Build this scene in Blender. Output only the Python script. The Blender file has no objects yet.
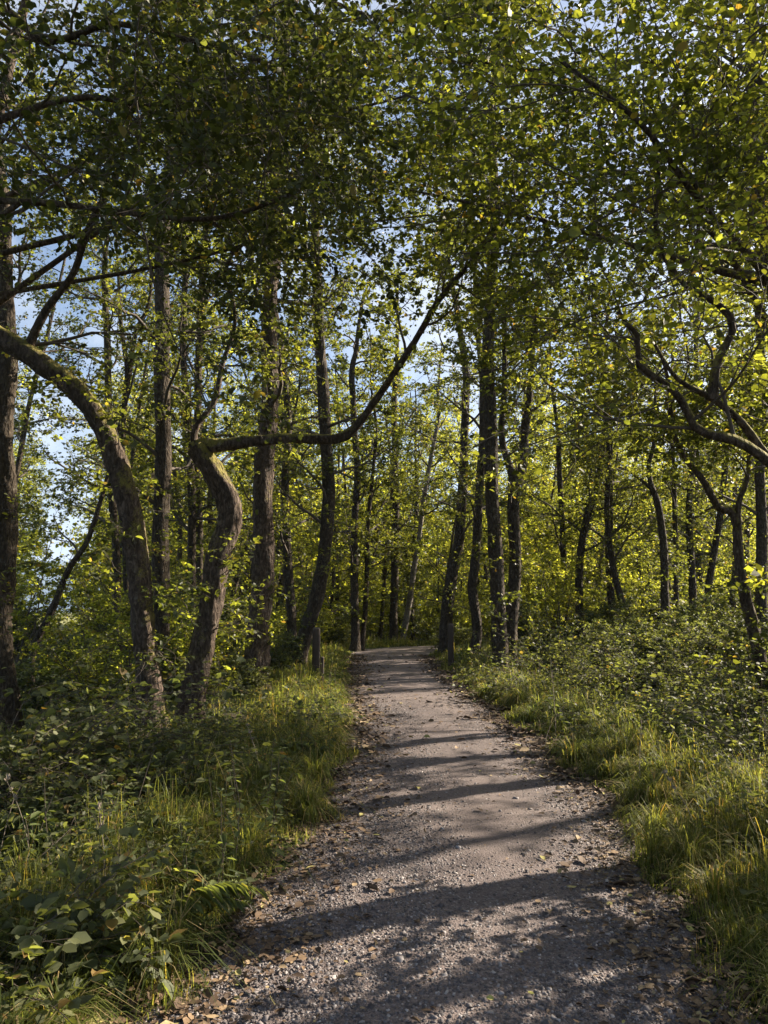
import bpy, math, random
import numpy as np
from mathutils import Vector

sc = bpy.context.scene
COL = sc.collection
R = math.radians

# ------------------------------------------------------------------ camera
F = 740.0                      # focal length in pixels at 1024 high
PITCH = math.atan(100 / F)
EYE = np.array([0.0, 0.0, 1.6])
cam = bpy.data.cameras.new("camera")
cam.sensor_fit = 'VERTICAL'; cam.sensor_height = 24.0
cam.lens = F / 1024 * 24.0
cam.clip_start = 0.05; cam.clip_end = 9000
camo = bpy.data.objects.new("camera", cam); COL.objects.link(camo)
camo.location = EYE; camo.rotation_euler = (R(90) + PITCH, 0, 0)
sc.camera = camo

# ------------------------------------------------------------------ sky, sun, exposure
SUN_EL, SUN_AZ = R(30), R(62)          # azimuth clockwise from the view direction (+Y)
w = bpy.data.worlds.new("World"); sc.world = w; w.use_nodes = True
nt = w.node_tree
bg = nt.nodes["Background"]
sky = nt.nodes.new("ShaderNodeTexSky"); sky.sky_type = 'NISHITA'; sky.sun_disc = False
sky.sun_elevation = SUN_EL; sky.sun_rotation = SUN_AZ
sky.air_density = 1.0; sky.dust_density = 2.6; sky.ozone_density = 1.6
tcw = nt.nodes.new("ShaderNodeTexCoord"); cn = nt.nodes.new("ShaderNodeTexNoise"); cn.inputs["Scale"].default_value = 3.2
cn.inputs["Detail"].default_value = 7; cn.inputs["Roughness"].default_value = .6
nt.links.new(tcw.outputs["Generated"], cn.inputs["Vector"])
cr_ = nt.nodes.new("ShaderNodeMapRange"); cr_.inputs[1].default_value = .48; cr_.inputs[2].default_value = .74
nt.links.new(cn.outputs[0], cr_.inputs[0])
cm = nt.nodes.new("ShaderNodeMix"); cm.data_type = 'RGBA'; cm.inputs[7].default_value = (6.2, 6.3, 6.4, 1)
nt.links.new(cr_.outputs[0], cm.inputs[0]); nt.links.new(sky.outputs[0], cm.inputs[6])
nt.links.new(cm.outputs[2], bg.inputs[0]); bg.inputs[1].default_value = 0.052
sun = bpy.data.lights.new("sun", 'SUN'); sun.energy = 5.0; sun.angle = R(0.5)
sun.color = (1.0, 0.87, 0.70)
suno = bpy.data.objects.new("sun", sun); COL.objects.link(suno)
SD = Vector((math.sin(SUN_AZ) * math.cos(SUN_EL), math.cos(SUN_AZ) * math.cos(SUN_EL), math.sin(SUN_EL)))
suno.rotation_euler = SD.to_track_quat('Z', 'Y').to_euler()
sc.view_settings.view_transform = 'Standard'; sc.view_settings.look = 'None'
sc.view_settings.gamma = 1; sc.view_settings.exposure = 1.95
cy = sc.cycles
cy.max_bounces = 6; cy.diffuse_bounces = 4; cy.glossy_bounces = 2; cy.transmission_bounces = 4
cy.transparent_max_bounces = 4; cy.volume_bounces = 0
cy.sample_clamp_indirect = 4.0
cy.caustics_reflective = False; cy.caustics_refractive = False

# ------------------------------------------------------------------ helpers
def at(px, py, Y):
    """world point seen at pixel px, py whose world y is Y"""
    a = (px - 384) / F; b = (512 - py) / F
    d = np.array([a, math.cos(PITCH) - b * math.sin(PITCH), math.sin(PITCH) + b * math.cos(PITCH)])
    return EYE + d * (Y / d[1])

def proj(p):
    d = np.asarray(p, float) - EYE
    dep = d[1] * math.cos(PITCH) + d[2] * math.sin(PITCH)
    up = -d[1] * math.sin(PITCH) + d[2] * math.cos(PITCH)
    return 384 + F * d[0] / dep, 512 - F * up / dep, dep

def ss(a, b, x):
    t = np.clip((x - a) / (b - a), 0, 1); return t * t * (3 - 2 * t)

_py = np.array([-6, 0, 3.2, 4.5, 6.8, 10, 14.4, 20, 28, 31, 33, 35, 37, 38.6, 40, 400])
_pl = np.array([-1.9, -1.6, -1.0, -.66, -.45, -.50, -.75, -.95, -1.25, -1.25, -.8, .6, 3.2, 8, 40, 41])
_pr = np.array([.9, 1.1, 1.42, 1.65, 1.95, 1.95, 1.85, 1.70, 1.66, 2.1, 5.0, 10, 16, 26, 40, 41])
def path_edges(y):
    wob = 0.07 * np.sin(y * 2.3) + 0.05 * np.sin(y * 5.1 + 1) + .03 * np.sin(y * 11.7)
    wob2 = 0.07 * np.sin(y * 1.9 + 2) + 0.05 * np.sin(y * 4.7) + .03 * np.sin(y * 12.9 + 1)
    return np.interp(y, _py, _pl) + wob, np.interp(y, _py, _pr) + wob2
def outside(x, y):
    l, r = path_edges(y)
    return np.maximum(np.maximum(l - x, x - r), 0), (x > r)
def H(x, y):
    x = np.asarray(x, float); y = np.asarray(y, float)
    e, right = outside(x, y)
    n = (np.sin(x * .9 + 1.3) * np.sin(y * .7 + .4) * .10 + np.sin(x * 2.3 + y * 1.1) * .035
         + np.sin(x * .31 + y * .23) * .16 + np.sin(x * 4.7 - y * 3.9) * .014)
    z = n * ss(.1, 3, e) + .05 * ss(0, .5, e)
    z = z + np.where(right, .50 * ss(1.2, 5, e), -.30 * ss(1.5, 6, e) - .35 * ss(9, 12, y) * ss(1.8, 4, e)) * ss(60, 40, y)
    far = ss(50, 110, np.hypot(x, y))
    return z * (1 - far) - .02

rng = np.random.default_rng(11)

def quads_mesh(name, V, Q, mats, smooth=False, mat_idx=None):
    me = bpy.data.meshes.new(name)
    V = np.ascontiguousarray(V, dtype=np.float32).reshape(-1, 3); Q = np.ascontiguousarray(Q, dtype=np.int32)
    k = Q.shape[1]
    me.vertices.add(len(V)); me.vertices.foreach_set("co", V.ravel())
    me.loops.add(Q.size); me.loops.foreach_set("vertex_index", Q.ravel())
    me.polygons.add(len(Q)); me.polygons.foreach_set("loop_start", np.arange(0, Q.size, k, dtype=np.int32))
    if smooth: me.polygons.foreach_set("use_smooth", np.ones(len(Q), bool))
    if mat_idx is not None: me.polygons.foreach_set("material_index", mat_idx.astype(np.int32))
    for m in (mats if isinstance(mats, (list, tuple)) else [mats]): me.materials.append(m)
    me.update(calc_edges=True)
    return me

def link(name, me, parent=None, loc=(0, 0, 0)):
    o = bpy.data.objects.new(name, me); COL.objects.link(o); o.location = loc
    if parent is not None: o.parent = parent
    return o
def tag(o, label=None, cat=None, group=None, kind=None):
    if label: o["label"] = label
    if cat: o["category"] = cat
    if group: o["group"] = group
    if kind: o["kind"] = kind
    return o
def empty(name, loc=(0, 0, 0)):
    return link(name, None, None, loc)

def nrm(v): return v / np.maximum(np.linalg.norm(v, axis=-1, keepdims=True), 1e-9)

def tubes(P, Rr, sides, lumps=0.0, seed=0):
    """P (N,n,3), Rr (N,n) -> verts, quads"""
    P = np.asarray(P, float); Rr = np.asarray(Rr, float)
    N, n, _ = P.shape
    T = np.empty_like(P); T[:, 1:-1] = P[:, 2:] - P[:, :-2]; T[:, 0] = P[:, 1] - P[:, 0]; T[:, -1] = P[:, -1] - P[:, -2]
    T = nrm(T)
    m = nrm(T.mean(1)); ref = np.where(np.abs(m[:, 2:3]) > .6, np.array([[0, 1., .01]]), np.array([[.01, 0, 1.]]))
    U = nrm(np.cross(T, ref[:, None, :])); W = np.cross(T, U)
    a = np.arange(sides) / sides * 2 * np.pi
    r = np.repeat(Rr[:, :, None], sides, 2)
    if lumps > 0:
        g = np.random.default_rng(seed)
        L = np.concatenate([np.zeros((N, 1)), np.cumsum(np.linalg.norm(P[:, 1:] - P[:, :-1], axis=2), 1)], 1)
        for fr, la, am in ((2, 1.3, .5), (3, 2.9, .4), (5, 5.5, .28), (7, 11, .2), (2, 9, .12)):
            r = r * (1 + lumps * am * np.sin(a[None, None] * fr + L[:, :, None] * la * g.uniform(.6, 1.4) + g.uniform(0, 6)) * np.sin(L[:, :, None] * la + g.uniform(0, 6)))
        r = r * (1 + lumps * .35 * g.normal(0, .4, r.shape).clip(-1, 1))
    V = P[:, :, None] + r[..., None] * (np.cos(a)[None, None, :, None] * U[:, :, None] + np.sin(a)[None, None, :, None] * W[:, :, None])
    i = np.arange(n - 1)[:, None] * sides; j = np.arange(sides)[None]
    j2 = (j + 1) % sides
    Q = np.stack([i + j, i + j2, i + sides + j2, i + sides + j], -1).reshape(-1, 4)
    Q = (Q[None] + (np.arange(N) * n * sides)[:, None, None]).reshape(-1, 4)
    return V.reshape(-1, 3), Q

def merge(parts):
    Vs, Qs, o = [], [], 0
    for V, Q in parts:
        Vs.append(V); Qs.append(Q + o); o += len(V)
    return np.concatenate(Vs), np.concatenate(Qs)

def spline(pts, n):
    """Catmull-Rom through pts, n samples evenly spread by length"""
    p = np.asarray(pts, float); p = np.vstack([2 * p[0] - p[1], p, 2 * p[-1] - p[-2]])
    out = []
    for i in range(1, len(p) - 2):
        t = np.linspace(0, 1, 24, endpoint=False)[:, None]
        out.append(.5 * (2 * p[i] + (p[i + 1] - p[i - 1]) * t + (2 * p[i - 1] - 5 * p[i] + 4 * p[i + 1] - p[i + 2]) * t ** 2 + (-p[i - 1] + 3 * p[i] - 3 * p[i + 1] + p[i + 2]) * t ** 3))
    out.append(p[-2:-1]); q = np.vstack(out)
    L = np.concatenate([[0], np.cumsum(np.linalg.norm(np.diff(q[:, :3], axis=0), axis=1))])
    s = np.linspace(0, L[-1], n)
    return np.stack([np.interp(s, L, q[:, k]) for k in range(q.shape[1])], 1)

def children(g, P, Rr, k, t0, t1, ang, length, m=5, up=.0, wander=.2, rr=.55, flat=.0, rmax=9, taper=.3, lshort=.5):
    """spawn k children along each of the N polylines; returns (N*k,m,3),(N*k,m)"""
    N, n, _ = P.shape
    t = t0 + (t1 - t0) * ((np.arange(k)[None] + g.random((N, k))) / k)
    f = np.clip(t * (n - 1), 0, n - 1.001); i = f.astype(int); u = (f - i)[..., None]
    rows = np.arange(N)[:, None]
    base = P[rows, i] * (1 - u) + P[rows, i + 1] * u
    T = nrm(P[rows, i + 1] - P[rows, i])
    r0 = Rr[rows, i] * (1 - u[..., 0]) + Rr[rows, i + 1] * u[..., 0]
    ref = np.where(np.abs(T[..., 2:3]) > .9, np.array([1., 0, 0]), np.array([0, 0, 1.]))
    A = nrm(np.cross(T, ref)); B = np.cross(T, A)
    ph = np.arange(k)[None] * 2.4 + g.uniform(0, 6.28, (N, 1)) + g.normal(0, .5, (N, k))
    an = g.uniform(ang[0], ang[1], (N, k))
    D = np.cos(an)[..., None] * T + np.sin(an)[..., None] * (np.cos(ph)[..., None] * A + np.sin(ph)[..., None] * B)
    D[..., 2] *= (1 - flat); D = nrm(D)
    L = g.uniform(length[0], length[1], (N, k)) * (1 - lshort * t)
    base = base.reshape(-1, 3); D = D.reshape(-1, 3); L = L.ravel(); r0 = np.minimum(r0.ravel() * rr, rmax)
    M = len(base); out = np.empty((M, m, 3)); out[:, 0] = base
    for j in range(1, m):
        D = D + g.normal(0, wander, (M, 3)); D[:, 2] += up; D = nrm(D)
        out[:, j] = out[:, j - 1] + D * (L / (m - 1))[:, None]
    return out, r0[:, None] * np.linspace(1, taper, m)[None]

# leaf outlines: x along the leaf, y across, z fold
LEAF6 = np.array([[0, 0, 0], [.20, -.33, .08], [.62, -.37, .10], [1, 0, -.08], [.62, .37, .10], [.20, .33, .08]])
LEAF6Q = np.array([[0, 1, 2, 3], [0, 3, 4, 5]])
LEAF4 = np.array([[0, 0, 0], [.5, -.42, .10], [1, 0, 0], [.5, .42, .10]])
LEAF4Q = np.array([[0, 1, 2, 3]])
def leaves(g, base, D, size, hi=True, upn=1.0, aspect=1.0):
    """leaf at each base pointing along D"""
    M = len(base); shp, q = (LEAF6, LEAF6Q) if hi else (LEAF4, LEAF4Q)
    D = nrm(D)
    N_ = nrm(np.array([0, 0, upn]) + g.normal(0, .55, (M, 3)))
    S = nrm(np.cross(N_, D)); N_ = np.cross(D, S)
    s = size * np.exp(g.normal(-.1, .3, M)).clip(.4, 1.6)
    asp = aspect * g.uniform(.8, 1.1, M)
    V = base[:, None] + s[:, None, None] * (shp[None, :, 0:1] * D[:, None] + (shp[None, :, 1:2] * asp[:, None, None]) * S[:, None] + shp[None, :, 2:3] * g.uniform(-.6, 2.0, M)[:, None, None] * N_[:, None])
    Q = (q[None] + (np.arange(M) * len(shp))[:, None, None]).reshape(-1, 4)
    return V.reshape(-1, 3), Q

def twig_leaves(g, P, k, size, hi=True, spread=.05, t0=.05, upn=1.0, aspect=1.0, droop=.25):
    N, n, _ = P.shape
    t = g.uniform(t0, 1, (N, k)); f = np.clip(t * (n - 1), 0, n - 1.001); i = f.astype(int); u = (f - i)[..., None]
    rows = np.arange(N)[:, None]
    b = P[rows, i] * (1 - u) + P[rows, i + 1] * u
    T = nrm(P[rows, i + 1] - P[rows, i])
    rnd = g.normal(0, 1, T.shape); rnd[..., 2] *= .35
    D = nrm(T * .5 + nrm(rnd)); D[..., 2] -= droop
    D = nrm(D)
    b = b + D * g.uniform(.1, 1, (N, k, 1)) * spread
    return leaves(g, b.reshape(-1, 3), D.reshape(-1, 3), size, hi, upn, aspect)

# ------------------------------------------------------------------ materials
def new_mat(name):
    m = bpy.data.materials.new(name); m.use_nodes = True
    n = m.node_tree.nodes; n.clear()
    return m, n, m.node_tree.links
def ramp(n, l, src, stops):
    r = n.new("ShaderNodeValToRGB"); e = r.color_ramp.elements
    while len(e) < len(stops): e.new(.5)
    for el, (p, c) in zip(e, stops): el.position = p; el.color = (*c, 1) if len(c) == 3 else c
    if src is not None: l.new(src, r.inputs[0])
    return r
def noise(n, l, vec, scale, detail=4, rough=.55, dist=0):
    x = n.new("ShaderNodeTexNoise"); x.inputs["Scale"].default_value = scale; x.inputs["Detail"].default_value = detail
    x.inputs["Roughness"].default_value = rough; x.inputs["Distortion"].default_value = dist
    if vec is not None: l.new(vec, x.inputs["Vector"])
    return x
def mixc(n, l, fac, a, b, mode='MIX'):
    x = n.new("ShaderNodeMix"); x.data_type = 'RGBA'; x.blend_type = mode
    for s, v in ((0, fac), (6, a), (7, b)):
        if hasattr(v, "links"): l.new(v, x.inputs[s])
        elif s == 0: x.inputs[0].default_value = v
        else: x.inputs[s].default_value = (*v, 1)
    return x.outputs[2]
def math_(n, l, op, a, b=None, clamp=False):
    x = n.new("ShaderNodeMath"); x.operation = op; x.use_clamp = clamp
    for s, v in ((0, a), (1, b)):
        if v is None: continue
        if hasattr(v, "links"): l.new(v, x.inputs[s])
        else: x.inputs[s].default_value = v
    return x.outputs[0]

def leaf_mat(name, dark, mid, light, trans, tfac=.5, rough=.5, spec=.35, odd=(.16, .12, .02), oddp=.965):
    m, n, l = new_mat(name)
    geo = n.new("ShaderNodeNewGeometry"); rnd = geo.outputs["Random Per Island"]
    base = ramp(n, l, rnd, [(0, dark), (.5, mid), (oddp, light), (min(oddp + .005, 1), odd)]).outputs[0]
    tc = n.new("ShaderNodeTexCoord"); nz = noise(n, l, tc.outputs["Object"], .7, 2)
    var = ramp(n, l, nz.outputs[0], [(.3, (.72, .78, .8)), (.7, (1.25, 1.15, .95))]).outputs[0]
    base = mixc(n, l, 1.0, base, var, 'MULTIPLY')
    bsdf = n.new("ShaderNodeBsdfPrincipled"); l.new(base, bsdf.inputs["Base Color"])
    bsdf.inputs["Roughness"].default_value = rough; bsdf.inputs["Specular IOR Level"].default_value = spec
    tr = n.new("ShaderNodeBsdfTranslucent")
    tcol = mixc(n, l, 1.0, ramp(n, l, rnd, [(0, tuple(c * .35 for c in trans)), (.6, tuple(c * .8 for c in trans)), (.82, tuple(min(c * 1.2, .9) for c in trans)), (oddp, tuple(min(c * 1.75, .9) for c in trans)), (1, (.5, .3, .04))]).outputs[0], var, 'MULTIPLY')
    l.new(tcol, tr.inputs[0])
    mx = n.new("ShaderNodeMixShader"); mx.inputs[0].default_value = tfac
    l.new(bsdf.outputs[0], mx.inputs[1]); l.new(tr.outputs[0], mx.inputs[2])
    out = n.new("ShaderNodeOutputMaterial"); l.new(mx.outputs[0], out.inputs[0])
    return m

M_LEAF = leaf_mat("alder_leaf", (.034, .044, .018), (.052, .063, .026), (.086, .096, .038), (.28, .31, .034))
M_LEAF2 = leaf_mat("hazel_leaf", (.036, .046, .018), (.056, .068, .026), (.092, .104, .038), (.34, .38, .036), tfac=.48)
M_BRAM = leaf_mat("bramble_leaf", (.046, .056, .026), (.075, .088, .042), (.13, .14, .072), (.30, .34, .06), tfac=.38, rough=.62, spec=.28, odd=(.14, .09, .03), oddp=.96)
M_GRASS = leaf_mat("grass_blade", (.050, .070, .018), (.080, .105, .024), (.13, .15, .04), (.36, .40, .06), tfac=.45, rough=.6, spec=.25, odd=(.30, .24, .13), oddp=.80)
M_LEAFN = leaf_mat("shaded_alder_leaf", (.030, .040, .014), (.044, .054, .026), (.070, .082, .038), (.14, .165, .026), tfac=.42)  # darker copy of the alder leaf: canopy shade put into its colour
M_LEAFB = leaf_mat("sunlit_alder_leaf", (.045, .056, .022), (.070, .084, .032), (.11, .123, .045), (.62, .66, .06), tfac=.58)  # brighter copy of the alder leaf: sunlit glow put into its colour
M_FAR = leaf_mat("woodland_leaf", (.042, .054, .018), (.064, .078, .024), (.10, .115, .034), (.50, .55, .05))

def bark_mat(name, c1, c2, moss=.5, mcol=(.085, .078, .022), scale=1.0):
    m, n, l = new_mat(name)
    tc = n.new("ShaderNodeTexCoord"); mp = n.new("ShaderNodeMapping"); l.new(tc.outputs["Object"], mp.inputs[0])
    mp.inputs["Scale"].default_value = (1, 1, .38)
    n1 = noise(n, l, mp.outputs[0], 26 * scale, 6, .65, .6)
    n2 = noise(n, l, tc.outputs["Object"], 2.2, 4, .6)
    n3 = noise(n, l, tc.outputs["Object"], 60, 3)
    vo = n.new("ShaderNodeTexVoronoi"); vo.inputs["Scale"].default_value = 22 * scale; l.new(mp.outputs[0], vo.inputs[0])
    col = ramp(n, l, n1.outputs[0], [(.33, tuple(c * .45 for c in c1)), (.5, c1), (.68, c2)]).outputs[0]
    # pale lichen
    col = mixc(n, l, ramp(n, l, noise(n, l, tc.outputs["Object"], 9, 5, .7).outputs[0], [(.60, (0, 0, 0)), (.68, (.55, .55, .55))]).outputs[0], col, (.20, .19, .15))
    geo = n.new("ShaderNodeNewGeometry"); sx = n.new("ShaderNodeSeparateXYZ"); l.new(geo.outputs["Normal"], sx.inputs[0])
    side = math_(n, l, 'MULTIPLY', sx.outputs[2], .9)
    n4 = noise(n, l, tc.outputs["Object"], 11, 5, .7)
    f = math_(n, l, 'ADD', math_(n, l, 'ADD', math_(n, l, 'MULTIPLY', n2.outputs[0], .7), math_(n, l, 'MULTIPLY', side, .45)), math_(n, l, 'ADD', math_(n, l, 'MULTIPLY', n3.outputs[0], .35), math_(n, l, 'MULTIPLY', n4.outputs[0], .5)))
    f = ramp(n, l, f, [(1.02 - .16 * moss, (0, 0, 0)), (1.12 - .1 * moss, (.8, .8, .8))]).outputs[0]
    col = mixc(n, l, f, col, mcol)
    b = n.new("ShaderNodeBsdfPrincipled"); l.new(col, b.inputs["Base Color"]); b.inputs["Roughness"].default_value = .9
    b.inputs["Specular IOR Level"].default_value = .2
    h = math_(n, l, 'ADD', math_(n, l, 'MULTIPLY', n1.outputs[0], 1.0), math_(n, l, 'MULTIPLY', vo.outputs[0], .7))
    bp = n.new("ShaderNodeBump"); bp.inputs["Strength"].default_value = 1.0; bp.inputs["Distance"].default_value = .055
    l.new(h, bp.inputs["Height"]); l.new(bp.outputs[0], b.inputs["Normal"])
    out = n.new("ShaderNodeOutputMaterial"); l.new(b.outputs[0], out.inputs[0])
    return m
M_BARK = bark_mat("alder_bark", (.052, .040, .028), (.112, .088, .062), .6, (.075, .07, .02))
M_BARKM = bark_mat("mossy_bark", (.070, .051, .038), (.17, .128, .10), 1.0, (.22, .195, .045))
M_BIRCH = bark_mat("birch_bark", (.17, .145, .12), (.34, .31, .27), .25)
M_TWIG, n, l = new_mat("twig_bark")
b = n.new("ShaderNodeBsdfPrincipled"); b.inputs["Base Color"].default_value = (.075, .058, .042, 1); b.inputs["Roughness"].default_value = .85
o = n.new("ShaderNodeOutputMaterial"); l.new(b.outputs[0], o.inputs[0])

# ground
def ground_mat():
    m, n, l = new_mat("woodland_soil")
    tc = n.new("ShaderNodeTexCoord")
    a = noise(n, l, tc.outputs["Object"], 1.3, 6, .6); c = noise(n, l, tc.outputs["Object"], 38, 5, .7)
    soil = ramp(n, l, c.outputs[0], [(.3, (.022, .017, .011)), (.55, (.05, .038, .024)), (.75, (.10, .075, .045))]).outputs[0]
    gr = ramp(n, l, c.outputs[0], [(.3, (.018, .026, .008)), (.55, (.036, .055, .014)), (.75, (.075, .095, .028))]).outputs[0]
    col = mixc(n, l, ramp(n, l, a.outputs[0], [(.36, (0, 0, 0)), (.56, (1, 1, 1))]).outputs[0], soil, gr)
    # open meadow beyond the wood
    sp = n.new("ShaderNodeVectorMath"); sp.operation = 'LENGTH'; l.new(tc.outputs["Object"], sp.inputs[0])
    mf = n.new("ShaderNodeMapRange"); mf.inputs[1].default_value = 55; mf.inputs[2].default_value = 75
    l.new(sp.outputs["Value"], mf.inputs[0])
    mead = ramp(n, l, noise(n, l, tc.outputs["Object"], .4, 6, .6).outputs[0], [(.3, (.13, .14, .05)), (.7, (.24, .23, .10))]).outputs[0]
    col = mixc(n, l, mf.outputs[0], col, mead)
    b = n.new("ShaderNodeBsdfPrincipled"); l.new(col, b.inputs["Base Color"]); b.inputs["Roughness"].default_value = .95
    b.inputs["Specular IOR Level"].default_value = .15
    bp = n.new("ShaderNodeBump"); bp.inputs["Strength"].default_value = .8; bp.inputs["Distance"].default_value = .04
    l.new(c.outputs[0], bp.inputs["Height"]); l.new(bp.outputs[0], b.inputs["Normal"])
    o = n.new("ShaderNodeOutputMaterial"); l.new(b.outputs[0], o.inputs[0]); return m
def path_mat():
    m, n, l = new_mat("gravel_surface")
    tc = n.new("ShaderNodeTexCoord"); co = tc.outputs["Object"]
    vo = n.new("ShaderNodeTexVoronoi"); vo.inputs["Scale"].default_value = 75; l.new(co, vo.inputs[0])
    vo2 = n.new("ShaderNodeTexVoronoi"); vo2.inputs["Scale"].default_value = 150; l.new(co, vo2.inputs[0])
    big = noise(n, l, co, 1.1, 5, .6); fine = noise(n, l, co, 120, 4, .7); mid = noise(n, l, co, 9, 5, .65)
    stone = ramp(n, l, None, [(0, (.072, .058, .056)), (.35, (.108, .088, .085)), (.75, (.155, .129, .125)), (1, (.25, .22, .215))])
    sv = n.new("ShaderNodeSeparateXYZ"); l.new(vo.outputs["Color"], sv.inputs[0]); l.new(sv.outputs[0], stone.inputs[0])
    dirt = ramp(n, l, fine.outputs[0], [(.25, (.074, .059, .057)), (.5, (.142, .115, .109)), (.8, (.235, .194, .183))]).outputs[0]
    f = ramp(n, l, math_(n, l, 'ADD', math_(n, l, 'MULTIPLY', big.outputs[0], .8), math_(n, l, 'MULTIPLY', mid.outputs[0], .4)), [(.52, (.25, .25, .25)), (.70, (.9, .9, .9))]).outputs[0]
    col = mixc(n, l, f, stone.outputs[0], dirt)
    col = mixc(n, l, ramp(n, l, mid.outputs[0], [(.3, (.35, .35, .35)), (.55, (0, 0, 0))]).outputs[0], col, (.07, .055, .045))
    patch = noise(n, l, co, .45, 3, .5)
    col = mixc(n, l, 1.0, col, ramp(n, l, patch.outputs[0], [(.36, (.68, .67, .69)), (.62, (1.12, 1.08, 1.04))]).outputs[0], 'MULTIPLY')
    b = n.new("ShaderNodeBsdfPrincipled"); l.new(col, b.inputs["Base Color"]); b.inputs["Roughness"].default_value = .82
    b.inputs["Specular IOR Level"].default_value = .3
    h = math_(n, l, 'ADD', math_(n, l, 'MULTIPLY', vo.outputs[0], -.5), math_(n, l, 'MULTIPLY', vo2.outputs[0], -.35))
    h = math_(n, l, 'ADD', h, math_(n, l, 'MULTIPLY', mid.outputs[0], .9))
    bp = n.new("ShaderNodeBump"); bp.inputs["Strength"].default_value = 1.0; bp.inputs["Distance"].default_value = .010
    l.new(h, bp.inputs["Height"]); l.new(bp.outputs[0], b.inputs["Normal"])
    o = n.new("ShaderNodeOutputMaterial"); l.new(b.outputs[0], o.inputs[0]); return m
def island_mat(name, stops, rough=.8, spec=.3, tr=None):
    m, n, l = new_mat(name)
    geo = n.new("ShaderNodeNewGeometry")
    c = ramp(n, l, geo.outputs["Random Per Island"], stops).outputs[0]
    tc = n.new("ShaderNodeTexCoord")
    c = mixc(n, l, 1, c, ramp(n, l, noise(n, l, tc.outputs["Object"], 70, 4, .7).outputs[0], [(.3, (.7, .7, .7)), (.7, (1.25, 1.25, 1.25))]).outputs[0], 'MULTIPLY')
    b = n.new("ShaderNodeBsdfPrincipled"); l.new(c, b.inputs["Base Color"]); b.inputs["Roughness"].default_value = rough
    b.inputs["Specular IOR Level"].default_value = spec
    o = n.new("ShaderNodeOutputMaterial"); l.new(b.outputs[0], o.inputs[0]); return m
M_STONE = island_mat("gravel_stone", [(0, (.05, .043, .044)), (.45, (.10, .087, .087)), (.85, (.165, .145, .143)), (1, (.33, .305, .295))], .7, .4)
M_LITTER = island_mat("dead_leaf", [(0, (.045, .028, .018)), (.45, (.095, .06, .035)), (.8, (.16, .105, .06)), (.95, (.26, .19, .11)), (1, (.30, .28, .08))], .75)
M_WOOD = island_mat("weathered_wood", [(0, (.055, .042, .032)), (1, (.07, .054, .042))], .85)
M_PALEWOOD = island_mat("pale_dead_wood", [(0, (.24, .20, .15)), (1, (.30, .25, .19))], .85)

# ------------------------------------------------------------------ ground and path
def grid(xs, ys, hf):
    X, Y = np.meshgrid(xs, ys); Z = hf(X, Y)
    V = np.stack([X, Y, Z], -1).reshape(-1, 3); nx = len(xs)
    i = np.arange(len(ys) - 1)[:, None] * nx; j = np.arange(nx - 1)[None]
    return V, np.stack([i + j, i + j + 1, i + nx + j + 1, i + nx + j], -1).reshape(-1, 4)
far_a = np.geomspace(30, 4600, 22)
gx = np.concatenate([-far_a[::-1], np.arange(-29.5, 30, .25), far_a])
gy = np.concatenate([-far_a[::-1], np.arange(-29.5, 62, .25), np.geomspace(63, 4600, 22)])
link("ground", quads_mesh("ground", *grid(gx, gy, H), ground_mat(), True))["kind"] = "structure"
ys = np.concatenate([np.arange(-6, 12, .06), np.arange(12, 39.9, .12)])
s = np.linspace(0, 1, 34)
l_, r_ = path_edges(ys)
X = l_[:, None] + (r_ - l_)[:, None] * s[None]; Yg = np.repeat(ys[:, None], len(s), 1)
micro = np.sin(X * 7 + Yg * 3.1) * .004 + np.sin(X * 3.3 - Yg * 5.3) * .005
Zp = H(X, Yg) + .006 + (micro + .035 * np.sin(np.pi * s)[None] ) * np.minimum(1, np.minimum(s, 1 - s)[None] * 6)
i = np.arange(len(ys) - 1)[:, None] * len(s); j = np.arange(len(s) - 1)[None]
link("path", quads_mesh("path", np.stack([X, Yg, Zp], -1).reshape(-1, 3), np.stack([i + j, i + j + 1, i + len(s) + j + 1, i + len(s) + j], -1).reshape(-1, 4), path_mat(), True))["kind"] = "structure"
def path_z(x, y):
    l0, r0 = path_edges(y); t = np.clip((x - l0) / (r0 - l0), 0, 1)
    return H(x, y) + .006 + (np.sin(x * 7 + y * 3.1) * .004 + np.sin(x * 3.3 - y * 5.3) * .005 + .035 * np.sin(np.pi * t)) * np.minimum(1, np.minimum(t, 1 - t) * 6)

# distant hills
def hills(name, Y0, x0, x1, top, seed, mat):
    g = np.random.default_rng(seed); xs = np.linspace(x0, x1, 160); ts = np.linspace(0, 1, 26)
    prof = np.interp(xs, *top) + sum(np.sin(xs / q + g.uniform(0, 6)) * a for q, a in ((190, 14), (71, 6), (23, 2.5)))
    X, T = np.meshgrid(xs, ts); Yh = Y0 + T * 1400
    Z = prof[None] * np.sin(np.clip(T * 1.25, 0, 1) * np.pi / 2) ** .8 * (1 - .25 * np.clip(T - .7, 0, 1)) - 3 + np.sin(X / 37 + Yh / 41) * 3 * T
    V = np.stack([X, Yh, Z], -1).reshape(-1, 3); i = np.arange(len(ts) - 1)[:, None] * len(xs); j = np.arange(len(xs) - 1)[None]
    link(name, quads_mesh(name, V, np.stack([i + j, i + j + 1, i + len(xs) + j + 1, i + len(xs) + j], -1).reshape(-1, 4), mat, True))["kind"] = "structure"
M_HILL, n, l = new_mat("wooded_hillside")
tc = n.new("ShaderNodeTexCoord"); nz = noise(n, l, tc.outputs["Object"], .02, 8, .7)
b = n.new("ShaderNodeBsdfPrincipled"); l.new(ramp(n, l, nz.outputs[0], [(.4, (.03, .045, .02)), (.6, (.07, .085, .04))]).outputs[0], b.inputs["Base Color"]); b.inputs["Roughness"].default_value = .95
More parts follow.
